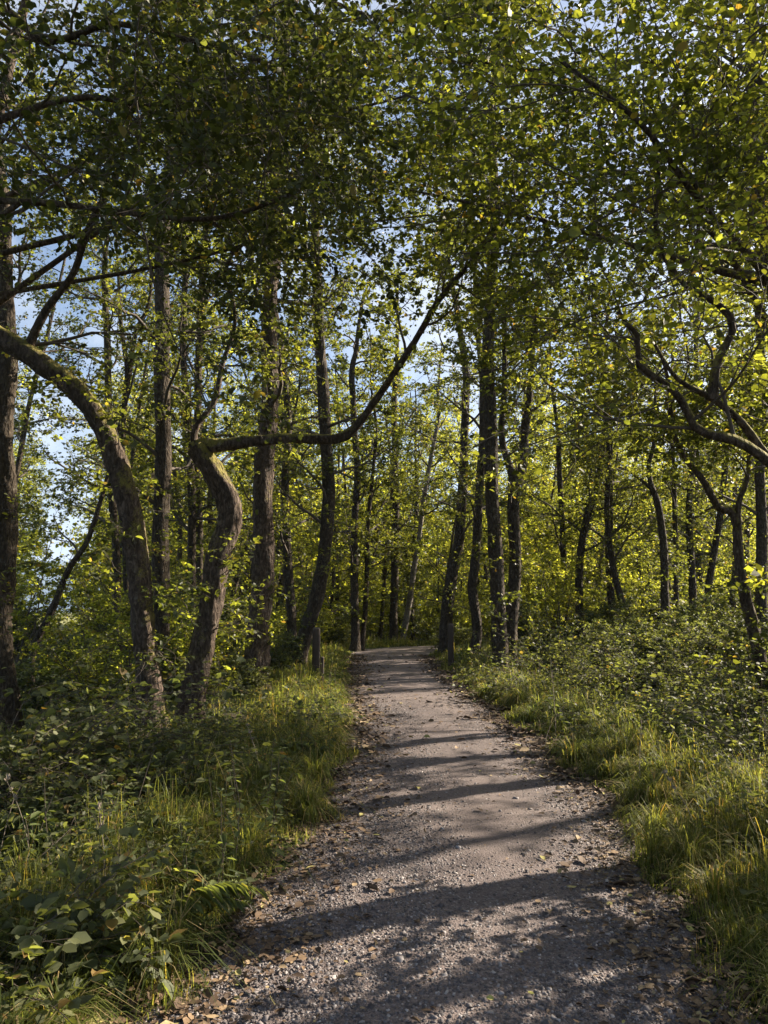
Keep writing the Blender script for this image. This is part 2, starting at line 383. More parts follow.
o = n.new("ShaderNodeOutputMaterial"); l.new(b.outputs[0], o.inputs[0])
hills("hills", 3100, -2900, 2400, ([-2900, -1700, -1300, -500, 600, 2400], [300, 285, 250, 150, 130, 150]), 3, M_HILL)

# ------------------------------------------------------------------ trees
class Tree:
    """one tree: an empty at its foot > trunk, limbs, branches, crown"""
    def __init__(s, name, label, cat, base, seed, bark=M_BARK, leafm=M_LEAF, group=None):
        s.g = np.random.default_rng(seed); s.base = np.array(base, float); s.bark = bark; s.leafm = leafm
        s.root = empty(name, s.base); tag(s.root, label, cat, group); s.br = []; s.lf = []; s.seed = seed; s.axes = []
    def axis(s, name, pts, r0, r1, sides=12, step=.12, lump=.22, flare=0):
        pts = np.asarray(pts, float); pts[1:-1] += s.g.normal(0, .025, pts[1:-1].shape)
        L = np.linalg.norm(np.diff(pts, axis=0), axis=1).sum(); n = max(8, int(L / step))
        P = spline(pts, n); t = np.linspace(0, 1, n)
        Rr = r0 + (r1 - r0) * t ** .85
        if flare: Rr = Rr * (1 + flare * np.exp(-t * L / .28))
        elif name == "limb": Rr = Rr * (1 + .35 * np.exp(-t * L / .15))
        P = P + np.stack([np.sin(t * L * 2.1 + s.seed), np.cos(t * L * 1.7 + s.seed), 0 * t], 1) * Rr[:, None] * .22 * np.minimum(1, t * 8)[:, None]
        V, Q = tubes(P[None], Rr[None], sides, lump, s.seed + len(s.axes))
        o = link(name, quads_mesh(name, V - s.base, Q, s.bark, True), s.root)
        s.axes.append((P, Rr)); return P, Rr
    def ramify(s, P, Rr, k1=12, k2=6, k3=5, kl=26, L1=(2.2, 3.4), L2=(.8, 1.5), L3=(.35, .7), t0=.35, t1=1, size=.07, hi=True, up1=.05, a1=(.8, 1.35), r1=.45, rmax=.05, droop=-.03, upn=1.0, spray=False):
        g = s.g; m = min(len(P), 40); ii = np.linspace(0, len(P) - 1, m).astype(int)
        A, RA = children(g, P[ii][None], Rr[ii][None], k1, t0, t1, a1, L1, 9, up1, .17, r1, .15, rmax)
        B, RB = children(g, A, RA, k2, .25, 1, (.5, 1.1), L2, 6, 0, .18, .55, .35)
        C, RC = children(g, B, RB, k3, .15, 1, (.4, 1.1), L3, 4, droop, .2, .6, .4, lshort=.35)
        V, Q = merge([tubes(A, np.maximum(RA, .006), 6), tubes(B, np.maximum(RB, .0035), 4), tubes(C, np.maximum(RC, .0018), 3)])
        if spray:
            W, Q2 = twig_leaves(g, C, kl, size, hi, upn=upn); nb = len(Q); V, Q = merge([(V, Q), (W, Q2)])
            link("leafy_sprays", quads_mesh("leafy_sprays", V - s.base, Q, [M_TWIG, s.leafm], mat_idx=np.r_[np.zeros(nb), np.ones(len(Q2))]), s.root)
            return
        link("branches", quads_mesh("branches", V - s.base, Q, M_TWIG), s.root)
        s.lf += [twig_leaves(g, C, kl, size, hi, upn=upn), twig_leaves(g, B[:, 2:], kl // 3, size, hi, upn=upn)]
    def finish(s, stuff=False):
        if s.lf:
            V, Q = merge(s.lf); link("crown", quads_mesh("crown", V - s.base, Q, s.leafm), s.root)
        return s.root

def px_tree(name, label, cat, Y, pts, w0, w1, top=11.0, seed=1, bark=M_BARK, leafm=M_LEAF, group=None, lean=0.0, flare=.8, dY=0.0, **kw):
    """trunk drawn through pixels at distance Y, carried on to height top"""
    P = [at(x, y, Y + dY * i) for i, (x, y) in enumerate(pts)]
    b = P[0].copy(); b[2] = float(H(b[0], b[1])) - .12
    if P[0][2] - b[2] > .25: P = [b] + P
    else: P[0] = b
    T = Tree(name, label, cat, b, seed, bark, leafm, group); g = T.g
    rb, rt = w0 * Y / F / 2 * .84, w1 * Y / F / 2 * .86
    if top: top = top * 1.3
    full = list(P)
    if top and P[-1][2] < top:
        d = nrm(P[-1] - P[-2]) * .4 + np.array([lean, 0, 1.]); d = nrm(d)
        z0 = P[-1][2]; n = 4
        for i in range(1, n + 1):
            d = nrm(d + np.array([*g.normal(0, .10, 2), .12])); full.append(full[-1] + d * (top - z0) / n)
        # radius at the last drawn point must be rt: continue to a thin tip
        Ld = np.linalg.norm(np.diff(P, axis=0), axis=1).sum()
    A = spline(full, 120); n = len(full)
    L = np.linalg.norm(np.diff(full, axis=0), axis=1); Ls = np.concatenate([[0], np.cumsum(L)])
    rad = np.interp(np.linspace(0, Ls[-1], 120), [0, Ls[len(P) - 1], Ls[-1] + 1e-3], [rb, rt, rt * (.25 if len(full) > len(P) else 1)])
    sides = 18 if Y < 16 else 10
    nn = max(30, int(Ls[-1] / (.07 if Y < 16 else .2)))
    A = spline(full, nn); t = np.linspace(0, Ls[-1], nn)
    rad = np.interp(t, [0, Ls[len(P) - 1], Ls[-1] + 1e-3], [rb, rt, rt * (.25 if len(full) > len(P) else 1)])
    rad = rad * (1 + flare * np.exp(-t / .25))
    A = A + np.stack([np.sin(t * 1.9 + seed), np.cos(t * 1.5 + seed), 0 * t], 1) * rad[:, None] * (.2 if Y < 16 else .1)
    V, Q = tubes(A[None], rad[None], sides, .24 if Y < 16 else .16, seed)
    link("trunk", quads_mesh("trunk", V - b, Q, bark, True), T.root)
    T.axes.append((A, rad))
    if kw.get("k1", 12): T.ramify(A, rad, **kw)
    T.ramify(A, rad, k1=11, k2=4, k3=3, kl=8, L1=(.45, 1.2), L2=(.3, .6), L3=(.2, .4), t0=.06 if top else .12, t1=.4 if top else .6, size=kw.get("size", .068), hi=kw.get("hi", True), rmax=.010, r1=.12, spray=True)
    return T

# crown settings by distance
NEAR = dict(k1=18, k2=7, k3=6, kl=12, size=.068)
MID = dict(k1=19, k2=7, k3=5, kl=12, size=.085, hi=False)
FARC = dict(k1=18, k2=6, k3=4, kl=16, size=.12, hi=False)

# --- left side
T = px_tree("alder_tree", "tall straight trunk cut by the left edge of the picture, moss on one side", "tree", 14, [(4, 720), (3, 600), (5, 480), (6, 350), (4, 230)], 26, 19, 13, 101, **{**NEAR, "size": .075, "t0": .45})
T.finish()

T = px_tree("alder_tree", "large arching tree left of the path, its trunk curving over to the left edge", "tree", 9.6, [(152, 735), (147, 640), (138, 560), (122, 490), (104, 430), (80, 392), (50, 368), (18, 348), (-30, 320), (-90, 260), (-130, 190)], 27, 25, None, 102, bark=M_BARKM, k1=0)
P, Rr = T.axes[0]
T.ramify(P, Rr, k1=5, k2=6, k3=5, kl=18, t0=.72, size=.068, L1=(1.8, 2.8))
P, Rr = T.axis("limb", [at(24, 356, 9.6), at(45, 315, 9.5), at(72, 275, 9.3), at(90, 228, 9.1), at(120, 150, 8.8), at(130, 60, 8.5)], .062, .022, 8)
T.ramify(P, Rr, k1=8, k2=6, k3=5, kl=12, L1=(1.4, 2.2), t0=.35, size=.068)
T.finish()

T = px_tree("alder_tree", "twisted trunk with an elbow and a long limb reaching over the path", "tree", 10, [(186, 728), (200, 672), (212, 610), (216, 560), (228, 510), (214, 474), (198, 448)], 27, 25, None, 103, bark=M_BARKM, flare=.7, k1=0)
P, Rr = T.axis("limb", [at(196, 452, 10), at(206, 446, 10), at(222, 443, 9.95), at(250, 441, 9.85), at(290, 438, 9.65), at(325, 440, 9.5), at(338, 438, 9.4), at(354, 424, 9.3), at(385, 385, 9.0), at(412, 345, 8.7), at(442, 303, 8.4), at(470, 262, 8.1), at(500, 225, 7.8), at(522, 195, 7.6)], .082, .02, 12, step=.07, lump=.42)
T.ramify(P, Rr, k1=9, k2=6, k3=5, kl=12, L1=(1.3, 2.2), t0=.62, size=.060, up1=.1)
P, Rr = T.axis("limb", [at(195, 455, 10), at(196, 430, 10), at(207, 408, 9.95), at(216, 392, 9.9), at(222, 362, 9.8), at(232, 330, 9.7), at(231, 300, 9.6), at(225, 275, 9.5), at(231, 256, 9.4), at(222, 236, 9.3), at(208, 215, 9.2), at(200, 150, 9)], .042, .014, 7, step=.07)
T.ramify(P, Rr, k1=8, k2=5, k3=4, kl=20, L1=(.9, 1.6), t0=.5, size=.060)
P, Rr = T.axis("limb", [at(231, 256, 9.4), at(248, 244, 9.4), at(270, 236, 9.4), at(300, 236, 9.3)], .02, .008, 6)
T.finish()

def mk(label, Y, pts, w0, w1, top, seed, cfg, name="alder_tree", **kw):
    T = px_tree(name, label, "tree", Y, pts, w0, w1, top, seed, **{**cfg, **kw}); T.finish(); return T
mk("straight trunk between the arching tree and the twisted tree, sunlit down one side", 17, [(160, 690), (161, 560), (163, 430), (162, 330), (163, 235)], 21, 17, 14, 104, MID, t0=.22)
mk("slim trunk close behind the twisted tree, just beside the straight sunlit trunk", 20, [(191, 670), (192, 560), (190, 450), (183, 350), (186, 262)], 11, 7, 12, 105, MID, t0=.25)
mk("slim upright trunk seen above the elbow of the twisted tree", 21, [(203, 675), (199, 560), (197, 450), (200, 330), (205, 240)], 11, 8, 13, 106, MID, t0=.25)
mk("thin dark trunk seen in the crook of the arching tree", 22, [(118, 660), (116, 560), (110, 450), (108, 370), (105, 290)], 10, 8, 12, 107, MID, t0=.3)
T = px_tree("alder_tree", "forked thin tree against the bright sky behind the arching tree", "tree", 23, [(128, 660), (126, 560), (122, 450), (128, 370)], 9, 7, None, 108, **{**MID, "k1": 0})
P, Rr = T.axis("limb", [at(128, 375, 23), at(136, 330, 23), at(148, 300, 23), at(152, 230, 23)], .09, .04, 7); T.ramify(P, Rr, **{**MID, "t0": .2, "k1": 8})
P, Rr = T.axis("limb", [at(128, 375, 23), at(122, 330, 23), at(118, 290, 23), at(116, 220, 23)], .08, .03, 7); T.ramify(P, Rr, **{**MID, "t0": .2, "k1": 8})
T.finish()
mk("slanting slender trunk in the undergrowth left of the arching tree", 19, [(34, 650), (52, 610), (68, 570), (88, 540)], 10, 6, 7, 109, MID, k1=7, L1=(1.4, 2.4))
mk("tall dark trunk nearest the left verge of the path, mossy up one side", 14, [(256, 704), (259, 640), (261, 560), (265, 480), (268, 400), (272, 280), (281, 120)], 27, 15, 14, 110, NEAR, t0=.3, size=.08, bark=M_BARKM)
mk("leaning trunk beside the waymark post on the left verge", 21, [(296, 668), (306, 632), (318, 590), (326, 545), (328, 470), (322, 380), (318, 300)], 19, 12, 14, 111, MID, t0=.22)
mk("short dark trunk half hidden behind the leaning trunk", 24, [(292, 665), (291, 620), (289, 575), (285, 500), (288, 420)], 12, 9, 12, 112, MID, t0=.22)
mk("slender trunk left of the path end, foot in sunlit grass", 31, [(355, 652), (355, 600), (354, 540), (357, 470), (352, 380)], 10, 7, 13, 113, FARC, t0=.2)
mk("thin tree growing out beside the trunk left of the path end", 31.5, [(361, 650), (366, 600), (367, 550), (370, 500), (376, 440)], 6, 4, 11, 114, FARC, t0=.2)
mk("straight trunk right at the end of the path, middle of the view", 37, [(394, 647), (394, 600), (395, 540), (396, 480), (394, 400)], 9.5, 7, 15, 115, FARC, t0=.2)
mk("pale birch leaning to the right at the end of the path", 38, [(402, 646), (408, 610), (414, 570), (420, 530), (427, 480), (438, 420)], 7.5, 4.5, 12, 116, FARC, name="birch_tree", bark=M_BIRCH, t0=.4)
mk("very thin trunk just left of the one at the end of the path", 42, [(380, 642), (383, 600), (386, 560), (391, 500)], 5, 4, 12, 117, FARC, t0=.2)
mk("thin straight trunk right of the leaning birch", 44, [(413, 641), (412, 600), (413, 560), (417, 500)], 5, 4, 12, 118, FARC, t0=.2)
# --- right side
mk("ivy-clad dark trunk behind the waymark post on the right verge", 28, [(446, 660), (445, 625), (449, 595), (455, 560), (461, 520), (464, 450), (466, 380)], 15, 9, 14, 119, MID, t0=.22)
mk("slightly wavy trunk between the ivy-clad trunk and the twin trunks", 25, [(473, 664), (477, 625), (473, 590), (476, 545), (480, 480), (483, 400)], 12, 8, 14, 120, MID, t0=.22)
mk("thick trunk on the right verge, nearer and taller of the twin trunks", 18.5, [(500, 684), (500, 640), (498, 590), (494, 530), (492, 470), (490, 400), (489, 330), (494, 220)], 19, 13, 15, 121, NEAR, size=.085, t0=.45)
T = px_tree("alder_tree", "forked trunk touching the thick trunk on the right verge, farther of the twin trunks", "tree", 19.2, [(511, 680), (512, 620), (515, 560), (514, 510), (514, 478)], 15, 13, None, 122, **{**NEAR, "k1": 0})
P, Rr = T.axis("limb", [at(514, 484, 19.2), at(508, 462, 19.2), at(502, 432, 19.2), at(506, 380, 19.2), at(505, 300, 19)], .10, .05, 8); T.ramify(P, Rr, **{**NEAR, "t0": .3, "k1": 9, "size": .085})
P, Rr = T.axis("limb", [at(514, 484, 19.2), at(524, 462, 19.2), at(529, 425, 19.2), at(532, 370, 19.2), at(540, 280, 19)], .13, .05, 8); T.ramify(P, Rr, **{**NEAR, "t0": .3, "k1": 10, "size": .085})
T.finish()
mk("crooked trunk in the dense brush right of the twin trunks", 26, [(582, 650), (580, 610), (579, 572), (585, 527), (598, 478), (606, 420)], 10, 7, 11, 123, MID, t0=.2)
mk("thin trunk crossing behind the crooked trunk right of the twin trunks", 30, [(562, 645), (565, 600), (563, 540), (560, 480)], 8, 6, 12, 124, FARC, t0=.2)
T = px_tree("alder_tree", "upright trunk of the crossing pair in the bright wood on the right", "tree", 27, [(617, 640), (611, 600), (609, 550), (610, 478), (608, 400)], 9, 7, 12, 125, **{**MID, "t0": .35}); T.finish()
mk("leaning trunk of the crossing pair in the bright wood on the right", 25, [(636, 642), (624, 608), (614, 570), (607, 520), (609, 470)], 9, 6, 10, 126, MID, t0=.22)
T = px_tree("alder_tree", "dark forked tree silhouetted against bright leaves right of the crossing pair", "tree", 22, [(665, 650), (665, 590), (664, 550), (658, 505), (651, 485)], 11, 8, None, 127, **{**MID, "k1": 0})
P, Rr = T.axis("limb", [at(651, 488, 22), at(648, 465, 22), at(654, 440, 22), at(655, 380, 22)], .08, .04, 7); T.ramify(P, Rr, **{**MID, "t0": .3, "k1": 8})
P, Rr = T.axis("limb", [at(652, 490, 22), at(640, 480, 22), at(625, 470, 21.8), at(600, 462, 21.5)], .05, .02, 6); T.ramify(P, Rr, **{**MID, "t0": .4, "k1": 6, "L1": (1, 1.8)})
T.finish()
mk("thin straight trunk just right of the dark forked tree", 24, [(677, 640), (676, 580), (675, 510), (672, 430)], 6, 5, 11, 128, MID, t0=.2, k1=9)
mk("upright trunk above the bramble bank, second right of the dark forked tree", 26, [(692, 640), (693, 600), (691, 560), (689, 505), (694, 430)], 9, 7, 12, 129, MID, t0=.2)
mk("trunk leaning right above the bramble bank", 27, [(701, 640), (706, 600), (713, 560), (720, 515), (728, 440)], 9, 7, 12, 130, MID, t0=.2)
mk("short thin trunk behind the bramble bank near the slender curved tree", 28, [(728, 640), (732, 600), (735, 560), (736, 500)], 7, 5, 11, 131, MID, t0=.2)
mk("thick dark trunk near the right edge, behind the slender curved tree", 21, [(762, 660), (761, 600), (762, 540), (760, 480), (762, 400)], 14, 11, 13, 132, MID, t0=.2)
T = px_tree("alder_tree", "slender curved tree at the right edge bending back over the brambles", "tree", 10.5, [(768, 722), (758, 650), (747, 602), (739, 552), (737, 520)], 15, 10, None, 133, bark=M_BARKM, k1=0)
P, Rr = T.axis("limb", [at(738, 524, 10.5), at(732, 512, 10.5), at(718, 507, 10.4), at(700, 480, 10.3), at(681, 452, 10.2), at(668, 420, 10.1), at(670, 390, 10), at(660, 350, 9.8)], .062, .02, 8)
T.ramify(P, Rr, k1=9, k2=6, k3=5, kl=20, L1=(.9, 1.7), t0=.45, size=.060)
P, Rr = T.axis("limb", [at(737, 524, 10.5), at(741, 500, 10.5), at(745, 470, 10.5), at(752, 400, 10.6)], .05, .018, 7)
T.ramify(P, Rr, k1=8, k2=6, k3=5, kl=20, L1=(.9, 1.7), t0=.3, size=.060, )
T.finish()

# --- overhanging trees beside the viewpoint: trunks outside the picture, limbs inside
def side_tree(label, base, trunk, r0, r1, seed, limbs, leafm=M_LEAFN, bark=M_BARKM, kw=None, crown=None):
    b = np.array([base[0], base[1], float(H(*base)) - .1])
    T = Tree("overhanging_tree", label, "tree", b, seed, bark, leafm)
    P, Rr = T.axis("trunk", [b] + [np.array(p, float) for p in trunk], r0, r1, 14, .1, flare=.5)
    if crown: T.ramify(P, Rr, **crown)
    for pts, a, c, o in limbs:
        P, Rr = T.axis("limb", pts, a, c, 9)
        if o: T.ramify(P, Rr, **{**dict(k1=13, k2=7, k3=6, kl=11, L1=(1.3, 2.7), t0=.3, size=.050), **o})
    T.finish()
side_tree("tree rooted beyond the right edge, twin heavy mossy limbs sweeping in over the verge", (5.0, 6.6), [(4.75, 6.5, 1.5), (4.35, 6.4, 2.6), (4.1, 6.3, 3.6), (4.3, 6.4, 5.0), (4.2, 6.2, 7.0), (4.4, 6.2, 9)], .19, .06, 201, [
    ([at(880, 560, 6.4), at(800, 492, 6.2), at(768, 462, 6.1), at(738, 440, 6), at(704, 427, 5.9), at(688, 405, 5.9), at(672, 385, 5.8), at(642, 362, 5.7), at(634, 340, 5.6), at(618, 312, 5.5)], .07, .016, dict(t0=.5, k1=8, k2=5, kl=6)),
    ([at(790, 482, 6.2), at(766, 450, 6.1), at(734, 422, 6.1), at(704, 398, 6.1), at(680, 378, 6.1), at(655, 345, 6.2)], .042, .014, dict(t0=.55, k1=5, k2=5, kl=5)),
    ([at(712, 400, 6.1), at(714, 372, 6.1), at(727, 352, 6.1), at(734, 325, 6.0), at(716, 298, 6.0), at(686, 283, 5.9), at(662, 255, 5.9), at(654, 210, 5.8), at(664, 180, 5.7), at(650, 120, 5.5)], .036, .012, dict(t0=.4, k1=7, k2=5, kl=7)),
    ([at(690, 285, 5.9), at(696, 240, 5.8), at(690, 190, 5.7), at(678, 160, 5.6)], .02, .01, dict(t0=.3, k1=6, L1=(.6, 1.2))),
    ([at(830, 300, 6.2), at(700, 262, 6.6), at(600, 240, 7.0), at(500, 215, 7.4), at(410, 190, 7.6)], .042, .012, dict(t0=.3, k1=12)),
    ([at(800, 330, 6), at(760, 270, 5.8), at(700, 200, 5.4), at(640, 120, 5.0), at(560, 60, 4.8)], .042, .012, dict(t0=.2, k1=12)),
], leafm=M_LEAF2, crown=dict(k1=11, k2=6, k3=5, kl=11, t0=.33, size=.060))
side_tree("tree rooted beyond the left edge, pale mossy boughs crossing the upper left", (-4.6, 5.6), [(-4.5, 5.6, 2), (-4.3, 5.5, 4), (-4.4, 5.4, 6), (-4.2, 5.3, 8.5)], .17, .07, 202, [
    ([at(-120, 195, 5.5), at(0, 198, 5.4), at(60, 207, 5.4), at(130, 214, 5.3), at(200, 221, 5.2), at(250, 215, 5.2), at(300, 190, 5.1)], .035, .014, dict(t0=.35, k1=10)),
    ([at(-120, 0, 5.4), at(0, 12, 5.2), at(45, 36, 5.1), at(75, 38, 5.1), at(110, 30, 5.0), at(180, 40, 4.9), at(260, 60, 4.9)], .04, .015, dict(t0=.25, k1=12)),
    ([(-4.3, 5.5, 5.0), at(60, 100, 6.0), at(160, 110, 6.2), at(270, 100, 6.4), at(340, 60, 6.6)], .042, .012, dict(t0=.2, k1=13)),
    ([(-4.3, 5.4, 6.5), at(30, -40, 6.8), at(150, 0, 7.2), at(280, -10, 7.5), at(380, 20, 7.6)], .06, .02, dict(t0=.2, k1=13)),
], crown=dict(k1=9, k2=6, k3=5, kl=11, t0=.5, size=.060))
side_tree("tree beyond the left edge whose high boughs meet over the middle of the path", (-6.3, 10.4), [(-6.4, 10.4, 2), (-6.2, 10.2, 5), (-5.8, 10, 8), (-5.2, 9.8, 11)], .16, .05, 203, [
    ([(-6.15, 10.15, 5.5), at(170, 180, 9.8), at(260, 120, 9.6), at(350, 110, 9.2), at(430, 90, 9.0)], .05, .015, dict(t0=.25, k1=12, size=.062)),
    ([(-6.0, 10.1, 6.6), at(200, 200, 10.2), at(290, 170, 10.8), at(370, 175, 11.4), at(440, 190, 12.0)], .05, .014, dict(t0=.35, k1=12, size=.062)),
    ([(-5.9, 10.05, 7.4), at(220, 110, 10.6), at(320, 120, 11.2), at(400, 130, 11.8)], .05, .014, dict(t0=.35, k1=12, size=.062)),
    ([(-6.1, 10.1, 6.0), at(180, 260, 10.0), at(280, 235, 10.2), at(350, 225, 10.4), at(430, 215, 10.6)], .04, .012, dict(t0=.35, k1=11, size=.062)),
    ([(-5.9, 10.05, 7), at(230, 60, 9.6), at(330, 20, 9.2), at(450, 10, 9)], .05, .015, dict(t0=.25, k1=12, size=.062)),
], crown=dict(k1=10, k2=6, k3=5, kl=11, t0=.45, size=.062))
side_tree("tree beyond the right edge whose high dark boughs fill the upper right corner", (5.6, 9.4), [(5.5, 9.4, 3), (5.2, 9.3, 5.5), (5.0, 9.2, 8), (5.1, 9, 11)], .18, .05, 204, [
    ([(5.2, 9.3, 5.0), at(720, 240, 8.8), at(640, 180, 8.5), at(560, 160, 8.2), at(500, 150, 8)], .05, .015, dict(t0=.25, k1=11, size=.062)),
    ([(5.1, 9.3, 7), at(740, 90, 8.6), at(650, 60, 8.2), at(560, 70, 8.0), at(470, 60, 7.8)], .05, .015, dict(t0=.25, k1=12, size=.062)),
], leafm=M_LEAFN, crown=dict(k1=9, k2=6, k3=5, kl=11, t0=.45, size=.062))

# --- shared tree kinds for the wood behind
def proto_tree(seed, Ht, hi=False, size=.10, leafm=M_LEAF, bark=M_BARK, t0=.3, lean=.0, r=.15, k1=24, kl=13):
    g = np.random.default_rng(seed); pts = [np.zeros(3) + [0, 0, -.15]]; d = np.array([lean, 0, 1.])
    for i in range(7):
        d = nrm(d + np.array([*g.normal(0, .09, 2), .15])); pts.append(pts[-1] + d * Ht / 7)
    P = spline(pts, 60); t = np.linspace(0, 1, 60); Rr = r * (1 - .8 * t) * (1 + .5 * np.exp(-t * Ht / .25))
    trunk = quads_mesh("trunk", *tubes(P[None], Rr[None], 10, .12, seed), bark, True)
    A, RA = children(g, P[None], Rr[None], k1, t0, 1, (.8, 1.35), (1.9, 3.2), 8, .05, .16, .5, .15, .05)
    B, RB = children(g, A, RA, 6, .2, 1, (.5, 1.1), (.8, 1.4), 5, 0, .18, .55, .35)
    C, RC = children(g, B, RB, 4, .15, 1, (.4, 1.1), (.35, .7), 4, -.03, .2, .6, .4, lshort=.35)
    br = quads_mesh("branches", *merge([tubes(A, np.maximum(RA, .01), 5), tubes(B, np.maximum(RB, .006), 3)]), M_TWIG)
    cr = quads_mesh("crown", *merge([twig_leaves(g, C, kl, size, hi), twig_leaves(g, B, 9, size, hi)]), leafm)
    return trunk, br, cr
TREES = [proto_tree(300 + i, h, leafm=m, lean=le, r=rr, t0=t0) for i, (h, m, le, rr, t0) in enumerate([
    (15, M_LEAFB, 0, .15, .2), (18, M_LEAFN, .1, .19, .25), (12, M_LEAFB, -.12, .10, .15), (16, M_LEAFB, .05, .14, .15), (10, M_LEAFB, .2, .09, .12), (19, M_LEAFN, 0, .18, .3)])]
SPARSE = [proto_tree(340 + i, h, t0=t0, r=rr, k1=16, kl=8, size=.10, leafm=M_LEAF2) for i, (h, t0, rr) in enumerate([(14, .4, .15), (17, .45, .18), (11, .35, .11)])]  # crowns thinned for unseen trees so broken sun reaches the path
HIGH = [proto_tree(360 + i, 19, t0=.40, r=.19, k1=18, kl=7, size=.11, leafm=M_LEAF) for i in range(2)]  # high crown shaped to cast shade from outside the view
def proto_shrub(seed, Ht=3.0, size=.085, leafm=M_LEAF2, stems=9, hi=False, kl=20):
    g = np.random.default_rng(seed); a = g.uniform(0, 6.28, stems)
    D = nrm(np.stack([np.cos(a) * .5, np.sin(a) * .5, np.ones(stems)], 1)); P = np.zeros((stems, 7, 3)); P[:, 0] = D * [.1, .1, 0] - [0, 0, .1]
    for j in range(1, 7):
        D = nrm(D + g.normal(0, .14, D.shape)); P[:, j] = P[:, j - 1] + D * (Ht / 6 * g.uniform(.75, 1.1, stems))[:, None]
    Rr = np.repeat(np.linspace(.022, .006, 7)[None], stems, 0) * Ht / 3
    B, RB = children(g, P, Rr, 9, .15, 1, (.5, 1.2), (.6 * Ht / 3, 1.3 * Ht / 3), 5, 0, .2, .5, .3)
    C, RC = children(g, B, RB, 4, .15, 1, (.4, 1.1), (.25, .5), 4, -.04, .2, .6, .4)
    st = quads_mesh("stems", *merge([tubes(P, Rr, 5), tubes(B, RB.clip(.003), 3)]), M_TWIG)
    fo = quads_mesh("foliage", *merge([twig_leaves(g, C, kl, size, hi), twig_leaves(g, B, 8, size, hi)]), leafm)
    return st, fo
SHRUBS = [proto_shrub(400 + i, h, leafm=m) for i, (h, m) in enumerate([(3.2, M_LEAFB), (2.4, M_LEAFN), (3.8, M_LEAFB), (1.8, M_BRAM)])]

def place(name, parts, names, x, y, rot, sc_, label, cat, group, dz=0):
    r = empty(name, (x, y, float(H(x, y)) - .05 + dz)); r.rotation_euler = (0, 0, rot); r.scale = (sc_, sc_, sc_)
    tag(r, label, cat, group)
    for me, nm in zip(parts, names): link(nm, me, r)
    return r
ORD = ["first", "second", "third", "fourth", "fifth", "sixth", "seventh", "eighth", "ninth", "tenth", "eleventh", "twelfth", "thirteenth", "fourteenth", "fifteenth", "sixteenth", "seventeenth", "eighteenth", "nineteenth", "twentieth"]
ZONES = [(-9e9, -1, "beyond the left edge"), (0, 110, "behind the arching tree"), (110, 215, "behind the sunlit trunk"), (215, 300, "behind the tall dark trunk"),
         (300, 345, "behind the leaning trunk"), (345, 440, "beyond the end of the path"), (440, 540, "behind the twin trunks"), (540, 640, "behind the crossing trunks"),
         (640, 768, "behind the bramble bank"), (768, 9e9, "beyond the right edge")]
def zone(px):
    for a, b, z in ZONES:
        if a <= px < b: return z
    return ZONES[0][2] if px < 0 else ZONES[-1][2]
def label_row(items, noun):
    """items: (x, y, kind); returns a label each: row, zone and place in it counted from the left"""
    buckets = {}
    for idx, (x, y, adj) in enumerate(items):
        px = proj((x, y, 1.0))[0]; band = "nearer" if y < 34 else ("middle" if y < 48 else "farthest")
        buckets.setdefault((zone(px), band), []).append((px, idx, adj))
    out = [None] * len(items)
    for (z, band), L in buckets.items():
        L.sort()
        for k, (px, idx, adj) in enumerate(L):
            out[idx] = f"{adj} {noun}, {ORD[min(k, 15)]} from left, {band} row {z}" if len(L) > 1 else f"{adj} {noun}, lone in the {band} row {z}"
    return out

key_xy = [(o.location.x, o.location.y) for o in COL.objects if o.type == 'EMPTY']
g = np.random.default_rng(77)
spots = []
tries = 0
while len(spots) < 105 and tries < 20000:
    tries += 1
    y = g.uniform(24, 62); x = g.uniform(-.60, .62) * y * 1.02
    e, rt = outside(x, y)
    if y < 46 and e < 1.6: continue
    if y < 30 and x < 0: continue
    if x > 9 and (x / y > .54 or (x / y > .3 and g.random() < .55)): continue
    px = proj((x, y, 1))[0]
    if 355 < px < 440 and y < 44: continue
    if 10 < px < 100: continue          # the bright gap at the left
    if any((x - a) ** 2 + (y - b) ** 2 < 2.4 ** 2 for a, b in [(s_[0], s_[1]) for s_ in spots] + key_xy): continue
    spots.append((x, y, int(g.integers(0, 6)), g.uniform(0, 6.28), g.uniform(.85, 1.15)))
ADJ = ["slim upright", "tall sturdy", "small backward-leaning", "leafy upright", "young slanting", "tall thick"]
labs = label_row([(s_[0], s_[1], ADJ[s_[2]]) for s_ in spots], "tree")
for s_, lb in zip(spots, labs):
    place("woodland_tree", TREES[s_[2]], ("trunk", "branches", "crown"), s_[0], s_[1], s_[3], s_[4], lb, "tree", "trees of the wood behind")
